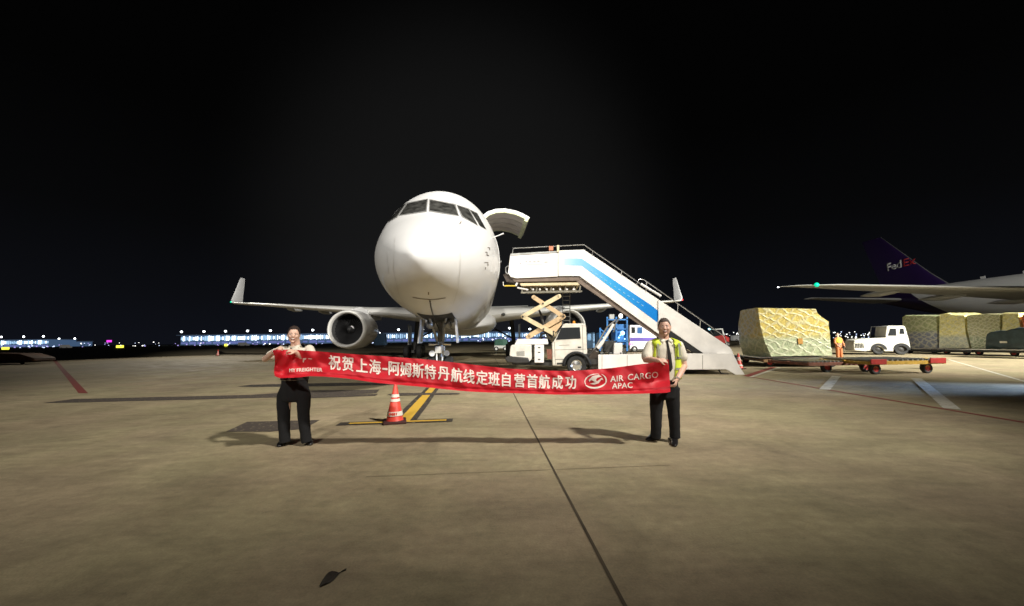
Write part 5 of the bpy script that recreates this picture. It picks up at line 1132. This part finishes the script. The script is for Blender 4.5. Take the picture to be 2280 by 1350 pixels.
def hair_cap(H, q, root, org, m_, front=0.62, side=0.15, puff=1.06, seed=1, sideburn=-0.05):
    rnd = random.Random(seed); rs = []; n = 36; m = 12
    for i in range(m+1):
        ring = []
        for k in range(n):
            a = 2*math.pi*k/n; fr_ = max(0, -math.sin(a)); bk = max(0, math.sin(a))
            zl = sideburn*(1-bk)-0.50*bk + (front-sideburn)*(min(1, fr_*1.35)**2.2)
            t = 1.10-(1.10-zl)*(i/m); tt_ = min(0.999, t/1.12)
            rr = math.sqrt(max(0.0, 1-abs(max(-0.95, tt_))**2.35))*puff*(1+rnd.uniform(-0.012, 0.02))
            if i == 0: rr = 0.02
            x, y = math.cos(a)*rr, math.sin(a)*rr
            ring.append(H(x, y*1.02, t+rnd.uniform(-0.01, 0.012)))
        rs.append(ring)
    inner = [[p+(H(0, 0, 0)-p)*0.10 for p in rs[-1]]]
    b = MB(); b.rings(rs+inner, True, True); return b.build('hair', m_, root, org=org, angle=180)
def shoe(root, org, heel, toe, h=0.095):
    heel = Vector(heel); toe = Vector(toe); d = (toe-heel); L = d.length; d.normalize(); s = Vector((-d.y, d.x, 0))
    b = MB(); rs = []
    for t, w_, z0, z1 in ((-0.02, 0.022, 0.02, 0.085), (0.06, 0.036, 0.0, 0.10), (0.25, 0.040, 0.0, 0.105), (0.45, 0.043, 0.004, 0.085), (0.65, 0.050, 0.002, 0.062), (0.85, 0.046, 0.002, 0.050), (0.97, 0.030, 0.006, 0.036), (1.0, 0.012, 0.012, 0.026)):
        c = heel+d*L*t; rs.append([Vector((c.x, c.y, 0))+s*w_*math.copysign(abs(math.cos(a))**0.7, math.cos(a))+Vector((0, 0, (z0+z1)/2+(z1-z0)/2*math.copysign(abs(math.sin(a))**0.8, math.sin(a)))) for a in [2*math.pi*k/16 for k in range(16)]])
    b.rings(rs); b.build('shoe', M_shoe, root, org=org, angle=60)

def trousers(root, org, hipc, hw, hd, crotch_z, legs, zw, flare=0.0, m_=None, yaw=0.0):
    b = MB(); c = Vector(hipc)
    b.rings(torso_rings([((c.x, c.y, zw), hw*0.97, hd*0.95), ((c.x, c.y, (zw+crotch_z)/2+0.03), hw*0.97, hd*1.02), ((c.x, c.y, crotch_z+0.02), hw*0.90, hd*0.92), ((c.x, c.y, crotch_z-0.01), hw*0.7, hd*0.6)], yaw=yaw))
    for pts, rad in legs: 
        path = smooth_path(pts, 7); m = len(path)-1; k = len(rad)-1; rr = []
        for i in range(m+1):
            t = i/m*k; j = min(int(t), k-1); f = t-j; r0 = rad[j]+(rad[j+1]-rad[j])*f
            wr = 1+0.015*math.sin(i*1.3)+(0.02*math.sin(i*1.9) if i > m*0.72 else 0); rr.append((r0*wr, r0*wr*1.04))
        b.tube(path, rr, 18)
    o = b.build('trousers', m_ or M_trou, root, org=org, remesh=0.011, smooth=3); return o

# ---- left man -------------------------------------------------------------
YL = 5.77; q = G(656, 990); LO = Vector((q.x, YL, 0))
man = empty('person', LO, 'smiling dark-haired man in a white short-sleeved shirt holding the left end of the banner', 'person')
hc = P(654, 746, YL-0.03)
body = MB(); H, hq = head_parts(body, hc, 0.258, 0.162, 0.200, R(27), R(3), 0.82)
nk = P(657, 772, YL); body.tube([hc+Vector((0, 0.03, -0.03)), nk+Vector((0, 0.02, 0)), nk+Vector((0, 0.02, -0.08))], [0.062, 0.066, 0.08], 16)
sR, sL = P(629, 778, YL), P(690, 777, YL)         # image-left / image-right shoulders
wst = P(656, 842, YL); hip = P(656, 858, YL)
body.rings(torso_rings([(nk+Vector((0, 0.02, -0.02)), 0.08, 0.07), (lerp(sR, sL, .5)+Vector((0, 0.01, -0.03)), 0.17, 0.09), (P(656, 800, YL), 0.16, 0.10), (wst, 0.15, 0.11), (hip, 0.16, 0.11)]))
eR, hR = P(590, 800, 5.62), P(617, 778, 5.36)
limb(body, [sR, lerp(sR, eR, .5), eR], [0.050, 0.046, 0.040]); limb(body, [eR, lerp(eR, hR, .5), lerp(eR, hR, .93)], [0.042, 0.040, (0.028, 0.024)])
eL, hL = P(703, 823, 5.72), P(655, 781, 5.34)
limb(body, [sL, lerp(sL, eL, .5), eL], [0.050, 0.046, 0.040]); limb(body, [eL, lerp(eL, hL, .5), lerp(eL, hL, .95)], [0.042, 0.038, (0.028, 0.024)])
wR = lerp(eR, hR, .92); hand(body, wR, (0.55, -0.35, 0.30), (-0.1, -0.55, 0.85), None, 0.95, 0.185, 1)
wL = lerp(eL, hL, .93); hand(body, wL, (-0.62, -0.40, 0.25), (0.1, -0.55, 0.85), None, 0.95, 0.185, -1)
for kx, fx in ((637, 634), (674, 683)):
    limb(body, [hip+Vector((0.08 if kx > 650 else -0.08, 0, -0.02)), P(kx, 922, YL), Vector((P(fx, 978, YL).x, YL, 0.09))], [0.065, 0.05, 0.04])
body.build('body', M_skin, man, org=LO, remesh=0.0055, smooth=2)
face(H, hq, man, LO, 0.162); hair_cap(H, hq, man, LO, M_hair, 0.70, puff=1.07, seed=3)
sh = MB(); sh.rings(torso_rings([(nk+Vector((0, 0.015, 0.0)), 0.085, 0.080), (nk+Vector((0, 0.015, -0.025)), 0.125, 0.095), (lerp(sR, sL, .5)+Vector((0, 0.01, 0.015)), 0.195, 0.115), (lerp(sR, sL, .5)+Vector((0, 0.01, -0.06)), 0.215, 0.135), (P(656, 808, YL), 0.205, 0.145), (P(656, 830, YL), 0.20, 0.145), (wst, 0.195, 0.14), (wst+Vector((0, 0, -0.03)), 0.19, 0.135)]))
limb(sh, [sR+Vector((0.01, 0, -0.01)), lerp(sR, eR, .42), lerp(sR, eR, .66)], [0.074, 0.072, 0.074]); limb(sh, [sL+Vector((-0.01, 0, -0.01)), lerp(sL, eL, .42), lerp(sL, eL, .66)], [0.074, 0.074, 0.076])
sho = sh.build('shirt', M_shirt, man, org=LO, remesh=0.009, smooth=3)
def collar(root, org, nk, k=1.0):
    for s in (-1, 1):
        b = MB(); b.rings([[nk+Vector((s*0.066*k, 0.03, 0.028)), nk+Vector((s*0.088*k, 0.03, -0.006))], [nk+Vector((s*0.060*k, -0.045, 0.020)), nk+Vector((s*0.092*k, -0.065, -0.018))], [nk+Vector((s*0.016*k, -0.082, -0.002)), nk+Vector((s*0.062*k, -0.108, -0.062))]], False, False)
        o = b.build('collar', M_shirt, root, org=org, recalc=False); z = o.modifiers.new('s', 'SOLIDIFY'); z.thickness = 0.006
def tie(root, org, nk, length, y_off):
    b = MB(); z0 = nk.z-0.012; x = nk.x; y = nk.y-0.095
    prof = [(0, 0.020), (0.03, 0.017), (0.045, 0.015), (length*0.5, 0.026), (length-0.05, 0.038), (length, 0.004)]
    b.rings([[Vector((x-w_, y+y_off*min(1, t/0.15), z0-t)), Vector((x, y-0.012+y_off*min(1, t/0.15), z0-t)), Vector((x+w_, y+y_off*min(1, t/0.15), z0-t)), Vector((x, y+0.008+y_off*min(1, t/0.15), z0-t))] for t, w_ in prof]); b.build('tie', M_tie, root, org=org)
collar(man, LO, nk); tie(man, LO, nk+Vector((0, 0.0, 0)), 0.40, -0.055)
for s, sp in ((-1, sR), (1, sL)):
    b = MB(); c = lerp(sp, nk, 0.30)+Vector((0, -0.02, 0.056)); b.box(c, (0.085, 0.05, 0.012), Matrix.Rotation(R(30)*s, 3, 'Y')); b.build('epaulette', M_tie, man, org=LO, bevel=0.003)
trousers(man, LO, hip, 0.195, 0.135, P(656, 893, YL).z, [([hip+Vector((-0.088, 0, -0.03)), P(633, 885, YL), P(632, 922, YL), P(633, 955, YL), Vector((P(634, 981, YL-.02).x, YL-.01, 0.05))], [0.108, 0.102, 0.088, 0.078, 0.074]),
    ([hip+Vector((0.088, 0, -0.03)), P(676, 885, YL), P(676, 922, YL), P(679, 955, YL), Vector((P(683, 980, YL).x, YL, 0.05))], [0.108, 0.100, 0.084, 0.076, 0.072])], wst.z+0.01)
b = MB(); b.rings(torso_rings([(wst+Vector((0, 0, 0.018)), 0.199, 0.146), (wst+Vector((0, 0, -0.022)), 0.199, 0.146)])); bo = b.build('belt', M_tie, man, org=LO)
b = MB(); b.box(wst+Vector((0.01, -0.15, -0.002)), (0.045, 0.012, 0.034)); b.build('buckle', M_alu, bo, org=LO)
shoe(man, LO, G(640, 980), G(620, 997)); shoe(man, LO, G(680, 980), G(692, 993))
b = MB(); ww = lerp(eR, hR, .80); dd_ = (hR-eR).normalized(); b.tube([ww-dd_*0.014, ww+dd_*0.014], 0.034, 16); b.build('wristwatch', M_alu, man, org=LO)

# ---- right man ------------------------------------------------------------
YR = 5.70; q = G(1480, 985); RO = Vector((q.x, YR, 0))
man2 = empty('person', RO, 'man in a yellow high-visibility vest and black tie holding the right end of the banner', 'person')
hc = P(1479.5, 729, YR-0.04)
body = MB(); H, hq = head_parts(body, hc, 0.262, 0.176, 0.208, R(-20), R(-2), 0.88)
nk = P(1479, 756, YR); body.tube([hc+Vector((0, 0.03, -0.03)), nk+Vector((0, 0.02, 0)), nk+Vector((0, 0.02, -0.08))], [0.070, 0.074, 0.09], 16)
sR, sL = P(1448, 768, YR), P(1512, 768, YR)
wst = P(1482, 843, YR); hip = P(1483, 858, YR)
body.rings(torso_rings([(nk+Vector((0, 0.02, -0.02)), 0.08, 0.07), (lerp(sR, sL, .5)+Vector((0, 0.01, -0.03)), 0.18, 0.09), (P(1480, 800, YR), 0.16, 0.10), (wst, 0.15, 0.11), (hip, 0.15, 0.11)]))
eR, hR = P(1438, 801, 5.60), P(1467, 803, 5.34)
limb(body, [sR, lerp(sR, eR, .5), eR], [0.055, 0.052, 0.046]); limb(body, [eR, lerp(eR, hR, .5), hR], [0.048, 0.046, (0.031, 0.026)])
eL, hL = P(1524, 815, 5.66), P(1507, 846, 5.44)
limb(body, [sL, lerp(sL, eL, .5), eL], [0.055, 0.050, 0.042]); limb(body, [eL, lerp(eL, hL, .5), hL], [0.043, 0.042, (0.031, 0.026)])
hand(body, hR, (0.90, -0.12, 0.0), (0.1, -0.75, 0.65), None, 0.62, 0.185, 1)
hand(body, hL, (-0.45, -0.42, -0.75), (0.75, -0.45, 0.1), None, 0.60, 0.19, 1)
for kx, fx in ((1462, 1461), (1500, 1503)):
    limb(body, [hip+Vector((0.08 if kx > 1480 else -0.08, 0, -0.02)), P(kx, 918, YR), Vector((P(fx, 975, YR).x, YR, 0.09))], [0.065, 0.05, 0.04])
body.build('body', M_skin2, man2, org=RO, remesh=0.0055, smooth=2)
face(H, hq, man2, RO, 0.186, True); hair_cap(H, hq, man2, RO, M_hair2, 0.66, puff=1.035, seed=5, sideburn=0.05)
sh = MB(); sh.rings(torso_rings([(nk+Vector((0, 0.015, 0.0)), 0.092, 0.088), (nk+Vector((0, 0.015, -0.03)), 0.135, 0.100), (lerp(sR, sL, .5)+Vector((0, 0.01, 0.02)), 0.205, 0.118), (lerp(sR, sL, .5)+Vector((0, 0.01, -0.06)), 0.222, 0.140), (P(1481, 806, YR), 0.205, 0.150), (P(1482, 830, YR), 0.185, 0.145), (wst+Vector((0, 0, -0.02)), 0.175, 0.135)]))
limb(sh, [sR+Vector((0.01, 0, -0.01)), lerp(sR, eR, .45), lerp(sR, eR, .80)], [0.078, 0.078, 0.080]); limb(sh, [sL+Vector((-0.01, 0, -0.01)), lerp(sL, eL, .38), lerp(sL, eL, .60)], [0.076, 0.076, 0.078])
sh.build('shirt', M_shirt, man2, org=RO, remesh=0.009, smooth=3)
collar(man2, RO, nk, 1.08); tie(man2, RO, nk, 0.46, -0.065)
# open vest: two front panels, the back joined behind, armholes left free
def vest_panel(s, fx0, fx1, ztop, zbot):
    rs = []; N = 12
    for j in range(15):
        t = j/14; z = lerp(ztop, zbot, t); hw = 0.232-0.012*abs(t-0.4)-(0.05 if t < 0.05 else 0.0)-(0.025*max(0, t-0.55)); hd = 0.152+0.004*math.sin(t*9)
        c = Vector((nk.x+0.012*t, YR+0.008, z)); row = []
        a0 = -math.pi/2+s*lerp(fx0, fx1, t); a1 = (math.pi/2) if t > 0.26 else (-math.pi/2+s*(1.15+0.3*t))
        if s > 0: a1 = a1 if t <= 0.26 else math.pi/2
        else: a1 = a1 if t <= 0.26 else -math.pi*1.5
        for k in range(N+1):
            a = a0+(a1-a0)*k/N; row.append(c+Vector((math.copysign(abs(math.cos(a))**0.85, math.cos(a))*hw, math.sin(a)*hd*(1.03), 0.006*math.sin(a*7+t*5))))
        rs.append(row)
    b = MB(); b.rings(rs, False, False); return b
zt, zb = nk.z-0.045, P(1500, 843, YR).z
for s, f0, f1 in ((1, 0.42, 0.22), (-1, 0.75, 1.05)):
    o = vest_panel(s, f0, f1, zt, zb).build('vest', M_hiv, man2, org=RO, recalc=False, angle=180); z = o.modifiers.new('s', 'SOLIDIFY'); z.thickness = 0.008; z.offset = 1
    # shoulder strap over the shoulder and reflective tapes
    b = MB(); sp_c = sL if s > 0 else sR
    b.rings([[Vector((nk.x+s*0.098, YR-0.125, nk.z-0.075)), Vector((nk.x+s*0.200, YR-0.125, nk.z-0.105))], [Vector((nk.x+s*0.112, YR-0.085, nk.z-0.005)), Vector((nk.x+s*0.212, YR-0.080, nk.z-0.055))], [Vector((nk.x+s*0.112, YR+0.01, nk.z+0.022)), Vector((nk.x+s*0.222, YR+0.01, nk.z-0.022))], [Vector((nk.x+s*0.10, YR+0.12, nk.z-0.02)), Vector((nk.x+s*0.20, YR+0.12, nk.z-0.06))]], False, False)
    st = b.build('vest_shoulder', M_hiv, man2, org=RO, recalc=False); z = st.modifiers.new('s', 'SOLIDIFY'); z.thickness = 0.01; z.offset = 0
    def band(zc, hh):
        t = (zt-zc)/(zt-zb); hw = 0.232-0.012*abs(t-0.4)-(0.025*max(0, t-0.55)); hd = 0.158; c = Vector((nk.x+0.012*t, YR+0.008, zc)); a0 = -math.pi/2+s*lerp(f0, f1, t); a1 = math.pi/2 if s > 0 else -1.5*math.pi; b = MB()
        b.rings([[c+Vector((math.copysign(abs(math.cos(a))**0.85, math.cos(a))*(hw+0.012), math.sin(a)*hd*1.055, dz)) for a in [a0+(a1-a0)*k/12 for k in range(13)]] for dz in (-hh/2, hh/2)], False, False)
        return b.build('reflective_tape', M_refl, o, org=RO, recalc=False)
    band(P(1500, 797, YR-0.15).z, 0.032); band(P(1500, 822, YR-0.15).z, 0.030)
    b = MB(); xx = nk.x+s*0.155
    b.rings([[Vector((xx-0.018, YR-0.148, nk.z-0.06)), Vector((xx+0.018, YR-0.140, nk.z-0.06))], [Vector((xx-0.018, YR-0.162, nk.z-0.15)), Vector((xx+0.018, YR-0.150, nk.z-0.15))], [Vector((xx-0.018, YR-0.166, nk.z-0.245)), Vector((xx+0.018, YR-0.154, nk.z-0.245))]], False, False); b.build('reflective_tape', M_refl, o, org=RO, recalc=False)
b = MB(); 
for i, (dx, dz) in enumerate(((-0.015, 0), (0.0, 0.004), (0.016, 0))): b.box(Vector((nk.x+0.085+dx, YR-0.176, nk.z-0.125+dz)), (0.010, 0.004, 0.016))
b.build('chest_mark', M_tie, man2, org=RO)
trousers(man2, RO, hip, 0.178, 0.130, P(1483, 888, YR).z, [([hip+Vector((-0.09, 0, -0.03)), P(1463, 882, YR), P(1461, 918, YR), P(1461, 950, YR), Vector((P(1461, 972, YR).x, YR+0.03, 0.06))], [0.105, 0.103, 0.085, 0.074, 0.074]),
    ([hip+Vector((0.09, 0, -0.03)), P(1497, 882, YR), P(1500, 918, YR), P(1502, 950, YR), Vector((P(1503, 978, YR).x, YR, 0.06))], [0.105, 0.103, 0.085, 0.074, 0.074])], wst.z+0.02)
shoe(man2, RO, G(1466, 972), G(1441, 983)); shoe(man2, RO, G(1503, 976), G(1502, 996))
b = MB(); dd_ = (hL-eL).normalized(); ww = lerp(eL, hL, 0.95); b.tube([ww-dd_*0.013, ww+dd_*0.013], 0.037, 16); b.build('wristwatch', M_alu, man2, org=RO)

# ---- ramp worker on the dolly ------------------------------------------------
q = FD1.t(1866, 800, 1.2); wq = FD1.O+FD1.e*q.x+FD1.n*1.2; WO = Vector((P(1866, 760, 23.0).x, 23.0, 0.0))
M_or = mat('orange_overall', (0.50, 0.17, 0.06), 0.7, var=0.2, vscale=8)
wk = empty('person', WO, 'ramp worker in orange overalls standing behind the dollies beside the tall yellow pallet', 'person')
def W_(x, y, z): return WO+Vector((x, y, z))
body = MB(); H, hq = head_parts(body, W_(0.0, 0, 1.60), 0.24, 0.17, 0.20, R(-50), 0)
body.tube([W_(0, 0, 1.5), W_(0, 0, 1.35)], [0.06, 0.08], 10); body.rings(torso_rings([(W_(0, 0, 1.42), 0.08, 0.07), (W_(0, 0, 1.36), 0.17, 0.09), (W_(0, 0, 1.0), 0.14, 0.1), (W_(0, 0, 0.86), 0.15, 0.1)]))
for s in (-1, 1):
    limb(body, [W_(s*0.19, 0, 1.34), W_(s*0.24, -0.04, 1.10), W_(s*0.20, -0.18, 0.92)], [0.045, 0.04, 0.03]); limb(body, [W_(s*0.09, 0, 0.85), W_(s*0.10, 0, 0.47), W_(s*0.11, 0.02, 0.07)], [0.06, 0.05, 0.035])
    hand(body, W_(s*0.20, -0.18, 0.92), (-s*0.2, -0.6, -0.6), (s, -0.2, 0.2), None, 0.4, 0.18, s, 0.010)
body.build('body', M_skin, wk, org=WO, remesh=0.012, smooth=1)
hair_cap(H, hq, wk, WO, M_hair, 0.6, seed=8)
sh = MB(); sh.rings(torso_rings([(W_(0, 0, 1.44), 0.09, 0.08), (W_(0, 0, 1.39), 0.18, 0.11), (W_(0, 0, 1.28), 0.20, 0.13), (W_(0, 0, 1.0), 0.17, 0.13), (W_(0, 0, 0.84), 0.18, 0.13)]))
for s in (-1, 1): limb(sh, [W_(s*0.18, 0, 1.34), W_(s*0.24, -0.04, 1.10), W_(s*0.21, -0.15, 0.95)], [0.068, 0.06, 0.05])
jk = sh.build('jacket', M_or, wk, org=WO, remesh=0.014, smooth=2)
b = MB(); b.rings(torso_rings([(W_(0, 0, 1.40), 0.15, 0.118), (W_(0, 0, 1.28), 0.205, 0.137), (W_(0, 0, 1.12), 0.19, 0.140)])); b.build('vest', M_hiv, jk, org=WO)
b = MB(); b.rings(torso_rings([(W_(0, 0, 1.05), 0.182, 0.142), (W_(0, 0, 0.99), 0.180, 0.142)])); b.build('reflective_tape', M_refl, jk, org=WO)
trousers(wk, WO, W_(0, 0, 0.80), 0.17, 0.12, WO.z+0.74, [([W_(s*0.09, 0, 0.80), W_(s*0.10, 0, 0.47), W_(s*0.11, 0, 0.05)], [0.10, 0.082, 0.078]) for s in (-1, 1)], WO.z+0.92, m_=M_or)
for s in (-1, 1):
    b = MB(); b.ball(W_(s*0.11, -0.05, 0.04), (0.05, 0.13, 0.045)); b.build('shoe', M_shoe, wk, org=WO)
# ================================================================ far side of the airfield
def hz(px): return 772-0.0131*px                   # horizon row in the photo
def ZW(px, py, Y): return P(px, py, Y).z
M_tl = mat('terminal_glass', (0.3, 0.5, 0.8), 0.4, emit=(0.48, 0.74, 1.0), estr=1.0)
M_tl2 = mat('terminal_glass_bright', (0.5, 0.7, 0.9), 0.4, emit=(0.75, 0.90, 1.0), estr=3.2)
M_tl3 = mat('terminal_ground_floor', (0.2, 0.2, 0.5), 0.4, emit=(0.16, 0.20, 0.50), estr=0.8)
M_tw_ = mat('glowing_wall', (0.10, 0.12, 0.16), 0.6, emit=(0.07, 0.13, 0.24), estr=0.7)  # the wall itself emits a faint blue in place of light falling on it
M_lampw = mat('mast_lamp', (1, 1, 1), 0.4, emit=(0.90, 0.97, 1.0), estr=7)
M_lampy = mat('lit_sign_yellow', (1, 0.9, 0.1), 0.4, emit=(0.95, 0.90, 0.08), estr=1.8)
M_pole = mat('pole_grey', (0.15, 0.15, 0.16), 0.5, metal=0.5)
def terminal(px0, px1, Y, dep, nwin, y_top, y_bot, label, lamps, seed):
    rnd = random.Random(seed); a = P(px0, hz(px0), Y); b_ = P(px1, hz(px1), Y); L = b_.x-a.x
    pm = (px0+px1)/2; z1 = 1.54+(y_top)/F*Y; z0 = 1.54+(y_bot)/F*Y
    c = empty('terminal_building', (a.x, Y, 0), label, 'building')
    b = MB(); b.box((L/2, dep/2, z1/2), (L, dep, z1)); b.build('wall', M_tw_, c)
    b = MB(); b.box((L/2, dep/2-3, z1+1.0), (L+6, dep+4, 0.9)); b.build('roof', mat('glowing_roof', (0.35, 0.42, 0.5), 0.5, emit=(0.3, 0.45, 0.7), estr=0.10), c)  # roof emits faintly, standing in for lamplight on it
    w_ = L/nwin
    for i in range(nwin):
        x = w_*(i+0.5); k = rnd.random(); b = MB(); b.box((x, -0.3, lerp(z0, z1, 0.5)), (w_*rnd.uniform(0.35, 0.75), 0.4, (z1-z0)*rnd.uniform(0.45, 0.95))); b.build('lit_window', M_tl2 if k < 0.55 else M_tl, c)
    for i in range(nwin//4):                       # dim violet ground floor
        x = L*(i+0.5)/(nwin//4); b = MB(); b.box((x, -0.3, z0*0.55), (L/(nwin//4)*rnd.uniform(0.5, 0.95), 0.4, z0*rnd.uniform(0.4, 0.7))); b.build('ground_floor_window', M_tl3, c)
    for px in lamps:
        p = P(px, hz(px), Y); x = p.x-a.x; b = MB(); b.tube([(x, -2, z1), (x, -2, z1+6)], 0.25, 6); po = b.build('lamp_post', M_pole, c); b = MB(); b.ball((x, -2.3, z1+6.2), (1.9, 0.8, 1.4), 10, 6); b.build('floodlight', M_lampw, po)
    return c
terminal(402, 742, 560, 40, 78, 18, 5.5, 'long terminal building with a glowing pale blue front, left of the left engine', (405, 455, 503, 552, 603, 697, 738), 2)
terminal(858, 1140, 590, 40, 62, 17, 5.5, 'glowing pale blue terminal building seen under the fuselage of the white aeroplane', (888, 942, 1000, 1052, 1095, 1135), 4)
terminal(1142, 1236, 620, 40, 20, 15, 5, 'short glowing blue terminal wing behind the front of the stairs truck', (1180, 1220), 9)
terminal(-90, 108, 640, 40, 50, 13, 3.5, 'blue-lit terminal building at the far left edge of the view', (4, 54, 98), 6)
terminal(110, 165, 700, 30, 14, 8, 3.0, 'small dimly lit airport building right of the far left terminal', (133, 168), 7)
# apron lamps: thin poles with a small bright head
def post(px, py, Y, r, m_, label, group, name='apron_lamp', cat='lamp'):
    p = P(px, py, Y); zt_ = max(p.z, r*1.2)
    c = empty(name, (p.x, Y, 0), label, cat, 0, group)
    if zt_ > 2: b = MB(); b.tube([(0, 0, 0), (0, 0, zt_)], 0.09, 5); b.build('pole', M_pole, c)
    b = MB(); b.ball((0, 0, zt_), (r, r, r*0.85), 8, 6); b.build('lamp_head', m_, c)
rnd = random.Random(11)
M_l1 = mat('lamp_head_white', (1, 1, 1), 0.4, emit=(1.0, 0.97, 0.90), estr=3.2); M_l2 = mat('lamp_head_blue', (0.6, 0.7, 1), 0.4, emit=(0.62, 0.72, 1.0), estr=2.0); M_l3 = mat('lamp_head_violet', (0.6, 0.4, 1), 0.4, emit=(0.50, 0.40, 1.0), estr=1.0)
for i in range(34):
    px = rnd.uniform(1856, 1936); py = hz(px)-rnd.triangular(-12, 14, 6)+2; Y = rnd.uniform(170, 260)
    post(px, py, Y, rnd.uniform(0.16, 0.38), rnd.choice((M_l1, M_l1, M_l2)), 'tiny white lamp among the lights between the yellow pallet and the tow tractor', 'lamps between yellow pallet and tractor')
for i in range(16):
    px = rnd.uniform(1628, 1660); py = hz(px)-rnd.triangular(-8, 14, 6); Y = rnd.uniform(170, 260)
    post(px, py, Y, rnd.uniform(0.2, 0.36), M_l1, 'tiny white lamp among the lights between the stairs foot and the yellow pallet', 'lamps between stairs and yellow pallet')
for i in range(46):
    px = rnd.uniform(385, 850); py = hz(px)+rnd.uniform(-4, 5); Y = rnd.uniform(240, 330)
    post(px, py, Y, rnd.uniform(0.25, 0.5), rnd.choice((M_l1, M_l2, M_l3, M_l3)), 'tiny lamp or ground light low in front of the left glass terminal', 'lights below left terminal')
for i in range(30):
    px = rnd.uniform(170, 400); py = hz(px)+rnd.uniform(-6, 6); Y = rnd.uniform(260, 400)
    post(px, py, Y, rnd.uniform(0.2, 0.5), rnd.choice((M_l1, M_l2, M_l3)), 'tiny lamp in the dark gap between the two left terminals', 'lights between left terminals')
for i in range(20):
    px = rnd.uniform(0, 150); py = hz(px)+rnd.uniform(-2, 4); Y = rnd.uniform(240, 330)
    post(px, py, Y, rnd.uniform(0.25, 0.5), rnd.choice((M_l2, M_l3)), 'tiny bluish light low in front of the far left terminal', 'lights below far left terminal')
for i in range(22):
    px = rnd.uniform(1060, 1240); py = hz(px)+rnd.uniform(-5, 4); Y = rnd.uniform(240, 330)
    post(px, py, Y, rnd.uniform(0.25, 0.5), rnd.choice((M_l1, M_l2, M_l3)), 'tiny light low behind the stairs truck and the fuselage', 'lights behind stairs truck')
for i in range(14):
    px = rnd.uniform(1555, 1628); py = hz(px)-rnd.uniform(-3, 8); Y = rnd.uniform(200, 300)
    post(px, py, Y, rnd.uniform(0.15, 0.35), rnd.choice((M_l1, M_l2)), 'tiny light in the distance beyond the lower end of the boarding stairs', 'lights beyond lower stairs')
for px, py, lab in ((12, 777, 'yellow glowing airfield sign near the left edge'), (267, 772, 'pair-like yellow glowing airfield sign left of the long terminal'), (503, 768.5, 'round yellow glowing airfield sign below the long terminal')):
    Y = 150; p = P(px, py, Y); c = empty('airfield_sign', (p.x, Y, 0), lab, 'sign')
    b = MB(); zz = max(0.8, p.z); w_ = 2.9 if px != 503 else 1.2; b.box((0, 0, zz), (w_, 0.3, 0.95)); b.build('sign_panel', M_lampy, c, bevel=0.1)
    b = MB(); b.box((-w_*0.35, 0, zz*0.3), (0.12, 0.12, zz*0.7)); b.build('leg', M_pole, c); b = MB(); b.box((w_*0.35, 0, zz*0.3), (0.12, 0.12, zz*0.7)); b.build('leg', M_pole, c)
p = P(243, 760, 400); c = empty('lit_billboard', (p.x, 400, 0), 'small magenta illuminated sign above the dark gap left of the long terminal', 'sign')
b = MB(); b.box((0, 0, p.z), (5.5, 0.4, 2.2)); b.build('sign_panel', mat('magenta_light', (1, 0, 1), 0.4, emit=(0.75, 0.05, 0.7), estr=1.6), c, bevel=0.2); b = MB(); b.box((0, 0, p.z/2), (0.4, 0.3, p.z-2.0)); b.build('leg', M_pole, c)
for px, py, Y, lab in ((143, 767, 200, 'distant white pickup truck left of the magenta sign'), (1650, 752, 120, 'distant white vehicle beyond the gap between the stairs and the yellow pallet'), (540, 765, 190, 'distant white van in front of the long glass terminal')):
    p = P(px, py, Y); c = empty('distant_vehicle', (p.x, Y, 0), lab, 'van')
    b = MB(); b.prism([(-2.4, 0, 0.4), (2.4, 0, 0.4), (2.4, 0, 1.1), (1.4, 0, 1.2), (0.8, 0, 2.0), (-2.3, 0, 2.0)], (0, 1.8, 0)); b.build('body', mat('far_white_glow', (0.8, 0.8, 0.78), 0.4, emit=(1, 0.98, 0.9), estr=0.08), c, bevel=0.1)  # body paint emits a little in place of light falling on it
    for x in (-1.5, 1.5): tb, rb = MB(), MB(); wheel(tb, rb, (x, 0.0, 0.38), 0.38, 0.25, 'Y'); tb.build('wheel', M_rub, c)
